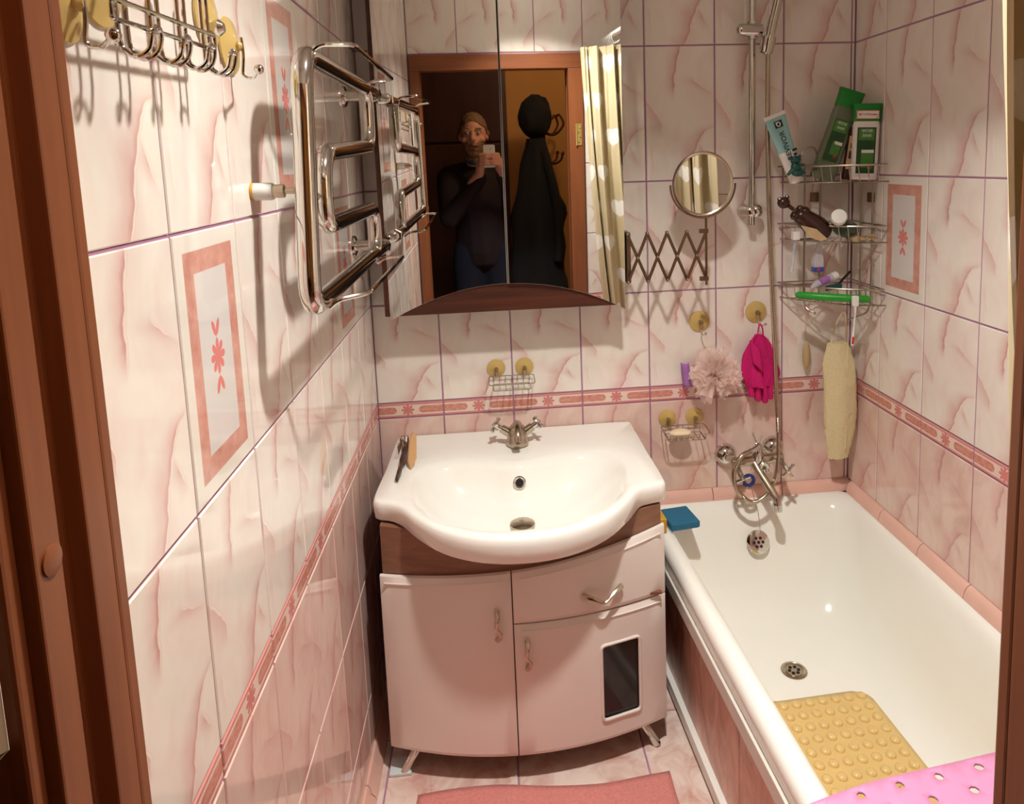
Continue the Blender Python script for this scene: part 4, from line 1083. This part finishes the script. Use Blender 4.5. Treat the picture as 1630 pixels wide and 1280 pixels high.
m = M(); m.prism([(-.03, .012), (.016, .0), (.05, -.03), (.03, -.036), (-.005, -.022)], (1.268, -.172, 1.318), (1, 0, 0), (0, 0, 1), (0, -.001, 0)); put('label', m, 'label_beige', bb_, smooth=0)
gb = thing('green_bottle', (1.38, -.13, 1.285), 'green glass bottle lying with its white cap towards the room', 'bottle')
m = M(); p = [V(1.352, -.165, 1.345), V(1.362, -.15, 1.335), V(1.385, -.12, 1.315), V(1.43, -.075, 1.30), V(1.445, -.06, 1.298)]; p = crom(p, 5); N = len(p)
m.tube(p, [.012, .012, .013, .014, .016, .018, .021, .023, .025]+[.026]*(N-10)+[.02], 14); put('bottle_body', m, 'bottle_green_glass', gb)
d_ = (V(1.338, -.2, 1.358)-V(1.352, -.165, 1.345)).normalized(); m = M(); m.lathe([(.0215, 0), (.0225, .004), (.0225, .024), (.02, .028), (.0001, .029)], V(1.353, -.165, 1.344), d_, 22); put('cap', m, 'white_plastic', gb)
m = M(); m.prism([(-.035, 0), (-.02, .007), (0, .003), (.02, .008), (.036, .002), (.034, -.008), (.01, -.006), (-.01, -.008), (-.03, -.014)], (1.432, -.155, 1.287), V(.95, -.2, .05), (0, 0, 1), (0, -.012, 0)); o = put('wooden_bow', m, 'label_beige', None, smooth=.4); props(o, 'small beige bow-shaped piece at the end of the middle tier', 'trinket')
# packaged toothbrushes hanging from the middle tier
tb1 = thing('packed_toothbrush', (1.23, -.135, 1.18), 'packed toothbrush hanging at the left of the middle tier', 'toothbrush')
m = M(); m.box((1.228, -.128, 1.285), (1.248, -.148, 1.31)); put('cap', m, 'white_plastic', tb1, smooth=0, bevel=.002)
m = M(); m.tube([(1.238, -.138, 1.286), (1.232, -.138, 1.24), (1.226, -.138, 1.195)], [.007, .009, .011], 10, flat=.4); put('sleeve', m, 'clear_plastic', tb1)
m = M(); m.tube([(1.238, -.138, 1.284), (1.234, -.138, 1.24)], .0022, 6); put('stem', m, 'blue_ink', tb1)
tb2 = thing('toothpaste_packet', (1.31, -.12, 1.18), 'clear packet with a navy band hanging under the middle tier', 'packet')
m = M(); m.loops([[V(1.318-.006, -.118, 1.272), V(1.318+.006, -.118, 1.272), V(1.318+.006, -.125, 1.272), V(1.318-.006, -.125, 1.272)], [V(1.298, -.112, 1.215), V(1.328, -.112, 1.215), V(1.328, -.13, 1.215), V(1.298, -.13, 1.215)], [V(1.30, -.112, 1.2), V(1.327, -.112, 1.2), V(1.327, -.13, 1.2), V(1.30, -.13, 1.2)]]); put('packet', m, 'clear_plastic', tb2, smooth=0)
m = M(); m.box((1.299, -.111, 1.186), (1.328, -.131, 1.2)); put('band', m, 'blue_ink', tb2, smooth=0); m = M(); m.box((1.308, -.1312, 1.19), (1.316, -.1315, 1.198)); put('mark', m, 'red_print', tb2, smooth=0)
# bottom tier
tt = thing('toothpaste_tube', (1.33, -.12, 1.13), 'white and lilac toothpaste tube lying in the bottom tier', 'tube')
m = M(); m.tube([(1.285, -.14, 1.142), (1.305, -.132, 1.15), (1.36, -.11, 1.163)], [.003, .011, .014], 14); put('tube_body', m, 'clear_plastic', tt); m = M(); m.tube([(1.315, -.1345, 1.154), (1.345, -.1225, 1.163)], .0115, 10); put('print_band', m, 'purple_mesh', tt); m = M(); m.tube([(1.36, -.11, 1.163), (1.38, -.102, 1.168)], .013, 14); put('cap', m, 'white_plastic', tt)
m = M(); m.tube([(1.385, -.11, 1.142), (1.41, -.09, 1.156), (1.44, -.07, 1.172)], .0048, 8, flat=.6); o = put('black_razor', m, 'black_plastic', None); props(o, 'black plastic handle sticking out of the bottom tier', 'razor')
m = M(); m.tube([(1.34, -.12, 1.133), (1.375, -.12, 1.14), (1.39, -.115, 1.138)], .008, 8, flat=.6); o = put('green_razor', m, 'teal_plastic', None); props(o, 'teal plastic piece lying by the toothpaste tube', 'razor')
cm = thing('green_comb', (1.33, -.19, 1.12), 'long bright green plastic case along the front of the bottom tier', 'case')
m = M(); p = [V(1.247, -.125, 1.121), V(1.252, -.13, 1.121), V(1.30, -.162, 1.119), V(1.36, -.19, 1.117), V(1.42, -.214, 1.115), V(1.426, -.216, 1.115)]; m.tube(p, [.006, .0105, .0115, .0115, .0105, .006], 12); put('body', m, 'comb_green', cm)
wt = thing('white_toothbrush', (1.378, -.215, .97), 'white toothbrush hanging from the bottom tier', 'toothbrush')
m = M(); m.box((1.371, -.212, 1.098), (1.388, -.226, 1.128)); put('head_cap', m, 'white_plastic', wt, smooth=0, bevel=.003)
m = M(); m.tube([(1.379, -.219, 1.1), (1.380, -.219, 1.075), (1.377, -.219, 1.04), (1.372, -.219, .985)], [.0075, .003, .0035, .006], 8, flat=.6); put('handle', m, 'white_plastic', wt)
m = M(); m.tube([(1.3735, -.2235, 1.01), (1.3725, -.2235, .99)], .003, 6); put('red_grip', m, 'red_print', wt)

# ------------------------------------------------------------------ washing things hanging on the back wall
tm = thing('terry_mitt', (1.41, -.06, .6), 'long cream terry bath mitt hanging in the corner', 'bath mitt')
N = 40; L = []
for k in range(N+1):
    f = k/N; z_ = .955-.37*f
    wv = .052*(min(1, .62+f*2.2))*(1-max(0, f-.62)**1.6*1.9); cx_ = 1.402+.012*math.sin(f*2.5); th = .02*(.45+math.sin(PI*min(1, max(.04, f)))*.7)
    L.append([V(cx_+wv*math.cos(a)*(1+.02*noise.noise(V(k*.9, a*3, 0))), -.075-th*math.sin(a)*(1+.08*math.sin(a*5)), z_) for a in [2*PI*i/32 for i in range(32)]])
m = M(); m.loops(L)
for i, p in enumerate(m.v): m.v[i] = p+V(random.uniform(-1, 1), random.uniform(-1, 1), random.uniform(-1, 1))*.002
put('mitt', m, 'cream_terry', tm, smooth=1.2)
m = M(); m.tube([(1.43, -.085, .957), (1.428, -.094, .77), (1.424, -.092, .62)], .0022, 6); put('seam', m, 'cord_cream', tm)
m = M(); m.tube(crom([(1.38, -.075, .945), (1.395, -.07, 1.0), (1.404, -.10, 1.055), (1.414, -.1, 1.04), (1.428, -.075, .95)], 6), .0036, 8, flat=.5); put('loop', m, 'cord_cream', tm)
# pale pink puff
pf = thing('bath_puff', (1.02, -.05, .78), 'pale pink mesh bath puff hanging from the left suction hook', 'bath puff')
pc = V(1.022, -.062, .872); m = M()
random.seed(3)
for k in range(64):
    d = V(random.gauss(0, 1), random.gauss(0, .8)-.25, random.gauss(0, 1)).normalized(); u_ = d.orthogonal().normalized(); w_ = d.cross(u_)
    a0 = random.uniform(0, 6.28); r0 = random.uniform(.055, .088); sp = random.uniform(.6, 1.1)
    def petal(u, v, d=d, u_=u_, w_=w_, a0=a0, r0=r0, sp=sp):
        ang = a0+(u-.5)*sp*2.2; rr = r0*(.12+.88*v)
        q = d*rr*.85+(u_*math.cos(ang)+w_*math.sin(ang))*(.012+.034*v)*(1+.25*math.sin(u*19))
        q = pc+V(q.x*.92, max(-.075, min(.056, q.y*.75)), q.z*1.06); return q
    m.grid(petal, 9, 3)
o = put('ruffles', m, 'puff_mesh', pf, smooth=1.5, fix=False); o['kind'] = 'stuff'
m = M(); m.tube(crom([(1.0, -.045, .992), (1.002, -.05, .96), (1.006, -.055, .93), (1.015, -.06, .90)], 4), .0016, 6); put('cord', m, 'cord_cream', pf)
pu = M(); pu.grid(lambda u, v: V(.938+.012*math.cos(u*PI)-.0+.008*v, -.02-.016*math.sin(u*PI), .905-.075*v), 6, 8); o = put('lilac_scrap', pu, 'purple_mesh', None, solid=.002); props(o, 'lilac strip of mesh sponge hanging beside the pale pink puff', 'sponge')
# magenta glove
mg_ = thing('washing_glove', (1.165, -.04, .79), 'crumpled magenta washing glove hanging from the right suction hook', 'glove')
prof = [(0, .012), (.06, .022), (.16, .034), (.32, .046), (.5, .05), (.68, .048), (.8, .044)]
def interp(f):
    for (a, b), (c, d) in zip(prof, prof[1:]):
        if a <= f <= c: return b+(d-b)*(f-a)/(c-a)
    return prof[-1][1]
N = 30; L = []
for k in range(N+1):
    f = k/N*.8; z_ = .985-.158*k/N
    L.append([V(1.166+interp(f)*math.cos(a)*(1+.12*math.sin(3*a+k*.25)+.05*math.sin(9*a)), -.04-.022*(.5+f)*math.sin(a)*(1+.35*math.sin(5*a+k*.18)+.25*math.sin(11*a+k*.1)), z_) for a in [2*PI*i/36 for i in range(36)]])
m = M(); m.loops(L); put('palm', m, 'magenta_cloth', mg_, smooth=1.2)
for x, zl_, r_ in ((1.138, .80, .012), (1.158, .782, .013), (1.18, .776, .0125), (1.197, .786, .012)):
    m = M(); m.tube(crom([(x, -.045, .84), (x+.002, -.048, .80), (x+.004, -.046, zl_), (x+.005, -.045, zl_-.006)], 4), [r_]*9+[r_*.9, r_*.8, r_*.6, r_*.3], 10, flat=.8); put('finger', m, 'magenta_cloth', mg_)
m = M(); m.tube(crom([(1.202, -.045, .90), (1.22, -.045, .87), (1.226, -.044, .845)], 4), [.016, .015, .014, .013, .012, .011, .01, .008, .004], 10, flat=.8); put('thumb', m, 'magenta_cloth', mg_)
m = M(); m.tube(crom([(1.16, -.045, .98), (1.164, -.045, 1.01), (1.17, -.043, 1.018), (1.176, -.045, 1.005), (1.178, -.045, .98)], 4), .0034, 8, flat=.6); put('loop', m, 'magenta_cloth', mg_)
m = M(); m.grid(lambda u, v: V(1.128+.03*u+.01*v, -.066-.01*math.sin(u*PI), .975-.07*v-.03*u), 6, 6); put('cuff_fold', m, 'magenta_cloth', mg_, solid=.006)
# translucent pumice on a cord
pz = thing('pumice_brush', (1.326, -.015, .87), 'translucent beige scrubber on a thin cord', 'scrubber')
m = M(); m.ball((1.328, -.02, .905), .05, 16, (.26, .2, .92)); put('body', m, 'beige_clear', pz); m = M(); m.tube([(1.327, -.012, .952), (1.327, -.012, .985), (1.326, -.018, 1.07)], .001, 5); put('cord', m, 'cord_cream', pz)

# ------------------------------------------------------------------ shower curtain
cu = thing('shower_curtain', (1.05, -1.42, .35), 'beige shower curtain with white hearts gathered by the door', 'curtain')
m = M(); NU, NV = 150, 40; uvs = []
def cpt(u, v):
    z_ = 1.985-1.46*v
    s = u*2*PI*4.5
    amp = .022+.014*v
    x = .862+.25*u+.055*v+.10*v*v*.6; x += amp*.45*math.sin(s*.5+1)
    yy = -1.45+.15*u*(1-.2*v)+amp*math.sin(s)+.012*math.sin(s*2.3+v*5)
    return V(x, min(yy, -1.24), z_)
m.grid(cpt, NU, NV); m.uv = [(u/NU*3.4, 9-v/NV*9) for v in range(NV+1) for u in range(NU+1)]
put('cloth', m, 'curtain_hearts', cu, smooth=1.5, fix=False)
rod = thing('curtain_rod', (.98, -.75, 2.0), 'white curtain rod running above the tub edge', 'curtain rod')
m = M(); m.tube([(1.0, -.004, 2.03), (1.0, -RD+.004, 2.03)], .011, 12); put('rod', m, 'white_plastic', rod)
for k in range(7):
    m = M(); c = V(1.0, -1.30-.032*k, 2.012); m.tube([c+V(math.cos(a)*.019, 0, math.sin(a)*.024) for a in [2*PI*i/14 for i in range(14)]], .0018, 6, True); put('ring', m, 'white_plastic', cu)

# ------------------------------------------------------------------ ceiling lamp
cl_ = thing('ceiling_lamp', (LAMP.x, LAMP.y, RH-.06), 'round white ceiling lamp with small bulbs above the vanity', 'lamp')
m = M(); m.lathe([(.10, 0), (.105, -.012), (.09, -.03), (.03, -.034)], (LAMP.x, LAMP.y, RH), (0, 0, 1), 28); put('base', m, 'white_plastic', cl_)
for k in range(5):
    a = 2*PI*k/5; m = M(); m.ball((LAMP.x+.06*math.cos(a), LAMP.y+.06*math.sin(a), RH-.045), .012, 10); put('bulb', m, 'led', cl_)

# ------------------------------------------------------------------ hall behind the camera (seen in the mirror and past the door frame)
HY0, HY1, HX0, HX1 = -RD-WT, -3.05, -.9, 1.9
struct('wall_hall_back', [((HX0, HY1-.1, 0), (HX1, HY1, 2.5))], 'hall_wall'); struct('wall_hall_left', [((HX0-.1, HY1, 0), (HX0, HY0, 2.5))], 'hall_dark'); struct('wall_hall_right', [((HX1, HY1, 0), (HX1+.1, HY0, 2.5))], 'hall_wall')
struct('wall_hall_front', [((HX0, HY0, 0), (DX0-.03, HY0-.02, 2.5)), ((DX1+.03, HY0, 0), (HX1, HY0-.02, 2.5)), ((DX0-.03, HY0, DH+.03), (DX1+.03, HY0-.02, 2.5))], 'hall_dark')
struct('floor_hall', [((HX0, HY1, -.1), (HX1, HY0, 0))], 'hall_floor'); struct('ceiling_hall', [((HX0, HY1, 2.5), (HX1, HY0, 2.6))], 'ceiling_white')
sw = thing('light_switch', (.0, -1.68, 1.2), 'white switch plate at the left edge beside the dark door frame', 'switch')
m = M(); m.box((-.04, JY1-.0165, 1.155), (.031, JY1-.026, 1.262), .005); put('plate', m, 'white_plastic', sw); m = M(); m.box((-.03, JY1-.026, 1.17), (.022, JY1-.03, 1.247), .003); put('rocker', m, 'white_plastic', sw)
wd_ = thing('wardrobe', (-.05, -2.98, 0), 'dark brown wardrobe behind the person in the mirror', 'wardrobe')
m = M(); m.box((-.85, -2.99, 0), (.66, -3.045, 2.35)); put('body', m, 'wardrobe', wd_, smooth=0)
for x in (-.84, -.09):
    for z0, z1 in ((.05, 1.55), (1.57, 2.3)):
        m = M(); m.box((x, -2.99, z0), (x+.74, -2.972, z1)); put('door', m, 'wardrobe', wd_, smooth=0, bevel=.004)
ck = thing('coat_stand', (.86, -2.72, 0), 'bent wood coat stand in the hall', 'coat stand')
m = M(); m.tube([(.86, -2.72, .02), (.86, -2.72, 1.78)], .016, 10); put('pole', m, 'dark_walnut', ck)
for k in range(4):
    a = PI/4+PI/2*k; d = V(math.cos(a), math.sin(a), 0); b = V(.86, -2.72, 0)
    m = M(); m.tube(crom([b+V(0, 0, 1.62), b+d*.09+V(0, 0, 1.60), b+d*.16+V(0, 0, 1.66), b+d*.13+V(0, 0, 1.72), b+d*.1+V(0, 0, 1.70)], 5), .008, 8); put('hook', m, 'dark_walnut', ck)
    m = M(); m.tube(crom([b+V(0, 0, 1.45), b+d*.07+V(0, 0, 1.42), b+d*.13+V(0, 0, 1.44), b+d*.15+V(0, 0, 1.48)], 5), .007, 8); m.ball(b+d*.15+V(0, 0, 1.485), .013, 8); put('hook', m, 'dark_walnut', ck)
    m = M(); m.tube(crom([b+V(0, 0, .22), b+d*.14+V(0, 0, .12), b+d*.24+V(0, 0, .012)], 5), .012, 8); put('foot', m, 'dark_walnut', ck)
L = []
for k in range(21):
    f = k/20; z_ = 1.58-1.05*f; wv = .055+.09*min(1, f*2.2)+.02*f
    L.append([V(.80+wv*math.cos(a)*(1+.1*math.sin(4*a+f*4)+.22*noise.noise(V(math.cos(a)*1.5, f*7, 3))), -2.62+.06*math.sin(a)*(1+.15*math.sin(5*a)), z_) for a in [2*PI*i/28 for i in range(28)]])
m = M(); m.loops(L); ct = thing('black_coat', (.80, -2.62, .53), 'long black coat hanging from the coat stand', 'coat'); put('coat', m, 'coat_black', ct, smooth=1.2)
m = M(); m.tube(crom([(.84, -2.60, 1.5), (.90, -2.58, 1.25), (.92, -2.58, 1.0), (.91, -2.58, .82)], 6), .045, 12, flat=.7); put('sleeve', m, 'coat_black', ct)
m = M(); m.ball((.80, -2.62, 1.71), .105, 20, (.95, .9, 1.25))
for i, p in enumerate(m.v): m.v[i] = p+V(random.uniform(-1, 1), random.uniform(-1, 1), random.uniform(-1, 1))*.011
o = put('fur_hat', m, 'fur_black', None, smooth=1.5); props(o, 'black fur hat on top of the coat stand', 'hat')

# ------------------------------------------------------------------ person with a phone
pe = thing('person', (.29, -2.47, 0), 'person in a dark sweater photographing the mirror with a white phone', 'person')
def capsule(m, a, b, ra, rb, n=14, flat=1.):
    a = Vector(a); b = Vector(b)
    d = (b-a); N = 6; path = [a+d*i/N for i in range(N+1)]
    m.tube(path, [ra+(rb-ra)*i/N for i in range(N+1)], n, flat=flat); m.ball(a, ra, 12); m.ball(b, rb, 12)
def chain(m, pts):
    for (a, ra), (b, rb) in zip(pts, pts[1:]): capsule(m, a, b, ra, rb)
def fused(name, m, mat, parent, voxel, smooth_it=4):
    me = bpy.data.meshes.new('tmp'); me.from_pydata(m.v, [], m.f); fixn(me)
    o = bpy.data.objects.new('tmp', me); col.objects.link(o)
    r_ = o.modifiers.new('r', 'REMESH'); r_.mode = 'VOXEL'; r_.voxel_size = voxel
    s_ = o.modifiers.new('s', 'SMOOTH'); s_.iterations = smooth_it; s_.factor = .5
    dg = bpy.context.evaluated_depsgraph_get(); e = o.evaluated_get(dg).to_mesh()
    k = M(); k.v = [v.co.copy() for v in e.vertices]; k.f = [tuple(p.vertices) for p in e.polygons]
    o.evaluated_get(dg).to_mesh_clear(); bpy.data.objects.remove(o)
    return put(name, k, mat, parent, smooth=2, fix=False)
HD = V(.255, -2.395, 1.615)
m = M()
m.ball(HD+V(0, -.012, .02), .092, 20, (.84, 1.04, 1.12)); m.ball(HD+V(0, .022, -.045), .068, 18, (.9, .98, 1.25)); m.ball(HD+V(0, .05, -.105), .032, 12, (1.1, .8, .8))
m.tube([HD+V(0, .082, .02), HD+V(0, .108, -.03), HD+V(0, .092, -.042)], [.010, .016, .011], 10)   # nose
for s in (-1, 1):
    m.ball(HD+V(s*.081, -.01, -.01), .026, 10, (.35, .7, 1.15)); m.ball(HD+V(s*.034, .074, .022), .018, 10, (1.4, .6, .6)); m.ball(HD+V(s*.045, .05, -.03), .028, 10, (1, .9, .8))
chain(m, [(HD+V(0, -.02, -.07), .058), (V(.265, -2.44, 1.44), .062)])
chain(m, [(V(.27, -2.46, 1.42), .08), (V(.28, -2.47, 1.2), .13), (V(.29, -2.47, .98), .13)])
for s, wrist in ((-1, V(.285, -2.205, 1.395)), (1, V(.418, -2.205, 1.395))):
    sh_ = V(.275+s*.175, -2.465, 1.37); el = V(.30+s*.20, -2.33, 1.15)
    chain(m, [(V(.275+s*.08, -2.46, 1.38), .06), (sh_, .055), (el, .042), (wrist, .027)])
    palm = V(.345+s*.052, -2.172, 1.452)
    chain(m, [(wrist, .026), (palm-V(0, .004, .015), .026), (palm+V(-s*.004, 0, .02), .022)])
    for q in range(4):      # fingers wrap round the side of the phone onto its back
        zz = 1.505-.019*q; ln = (.9, 1., .96, .8)[q]
        chain(m, [(palm+V(s*.004, -.004, .02-.012*q), .0105), (V(.345+s*.05, -2.142, zz), .0092), (V(.345+s*(.038-.02*ln), -2.131, zz+.004), .0082), (V(.345+s*(.034-.036*ln), -2.1325, zz+.002), .0068)])
    chain(m, [(palm+V(-s*.01, -.01, -.01), .0125), (V(.345+s*.036, -2.168, 1.468), .0105), (V(.345+s*.022, -2.162, 1.492), .009)])
for s in (-1, 1):
    chain(m, [(V(.29+s*.09, -2.47, .93), .085), (V(.29+s*.10, -2.45, .5), .06), (V(.29+s*.105, -2.48, .09), .042), (V(.29+s*.11, -2.40, .045), .035)])
body = fused('body', m, 'skin', pe, .0055, 3)
m = M()
chain(m, [(V(.268, -2.455, 1.40), .085), (V(.275, -2.465, 1.30), .150), (V(.285, -2.47, 1.1), .152), (V(.29, -2.47, .93), .148)])
for s in (-1, 1): chain(m, [(V(.285+s*.05, -2.47, 1.1), .11), (V(.29+s*.075, -2.47, .86), .105), (V(.29+s*.08, -2.47, .82), .1)])
for s, wrist in ((-1, V(.285, -2.225, 1.372)), (1, V(.418, -2.225, 1.372))):
    chain(m, [(V(.275+s*.07, -2.46, 1.385), .075), (V(.275+s*.175, -2.465, 1.36), .078), (V(.30+s*.20, -2.33, 1.14), .062), (wrist, .043)])
for i, p in enumerate(m.v):
    pass
fused('sweater', m, 'sweater', pe, .009, 8)
m = M(); m.tube([V(.266+.066*math.cos(a), -2.437+.066*math.sin(a), 1.468+.014*math.sin(a)*-1) for a in [2*PI*k/24 for k in range(24)]], .013, 10, True); put('shirt_collar', m, 'shirt', pe)
m = M()
for s in (-1, 1): chain(m, [(V(.29+s*.07, -2.47, .94), .115), (V(.29+s*.09, -2.47, .84), .11), (V(.29+s*.10, -2.45, .5), .08), (V(.29+s*.105, -2.48, .10), .062)])
fused('jeans', m, 'jeans', pe, .012, 6)
for s in (-1, 1):
    m = M(); m.loops([[V(.29+s*.11+.05*math.cos(a)*w_, -2.42+.135*math.sin(a)*w_, z_) for a in [2*PI*k/20 for k in range(20)]] for z_, w_ in ((.001, .95), (.03, 1), (.06, .8), (.08, .5))]); put('shoe', m, 'coat_black', pe)
def shell(name, test, off, jit, mat):
    me = body.data; o3 = ORG[pe.name]; keep = []
    for p in me.polygons:
        c = p.center+o3-HD
        if test(c): keep.append(p)
    ids = {}; m = M()
    for p in keep:
        f = []
        for vi in p.vertices:
            if vi not in ids:
                ids[vi] = len(m.v); v_ = me.vertices[vi]; m.v.append(v_.co+o3+v_.normal*(off+jit*noise.noise(v_.co*90)))
            f.append(ids[vi])
        m.f.append(tuple(f))
    return put(name, m, mat, pe, smooth=2, fix=False)
shell('hair', lambda c: c.length < .2 and c.z > -.05 and c.z > .058+.02*math.cos(c.x*40)-max(0, -c.y+.03)*1.5, .006, .004, 'hair')
shell('beard', lambda c: c.length < .2 and -.135 < c.z < -.038 and c.y > .0 and (abs(c.x) > .03 or c.z < -.048) and c.z < -.03+abs(c.x)*.15, .003, .003, 'beard')
m = M(); m.tube([HD+V(-.026, .083, -.062), HD+V(0, .097, -.058), HD+V(.026, .083, -.062)], .0065, 8, flat=.6); put('mouth', m, 'lips', pe)
for s in (-1, 1):
    m = M(); m.ball(HD+V(s*.033, .0715, .008), .0115, 10); ey = put('eye', m, 'eye', pe); m = M(); m.ball(HD+V(s*.033, .0785, .006), .0062, 8); put('iris', m, 'iris', ey)
    m = M(); m.tube([HD+V(s*.016, .091, .03), HD+V(s*.034, .09, .036), HD+V(s*.052, .078, .03)], .0045, 6); put('eyebrow', m, 'beard', pe)
ph_ = thing('phone', (.345, -2.146, 1.44), 'white mobile phone held up in both hands', 'phone')
m = M(); L = [[V(p.x, -2.1405-t_, p.y) for p in fillet([(.313-i, 1.433-i, 0), (.377+i, 1.433-i, 0), (.377+i, 1.557+i, 0), (.313-i, 1.557+i, 0)], .01, 4, True)] for t_, i in ((0, -.001), (.0015, 0), (.0065, 0), (.008, -.001))]; m.loops(L); put('case', m, 'phone_white', ph_)
m = M(); m.lathe([(.0045, 0), (.0045, .0004)], (.352, -2.1403, 1.534), (0, 1, 0), 12); put('flash', m, 'phone_silver', ph_)
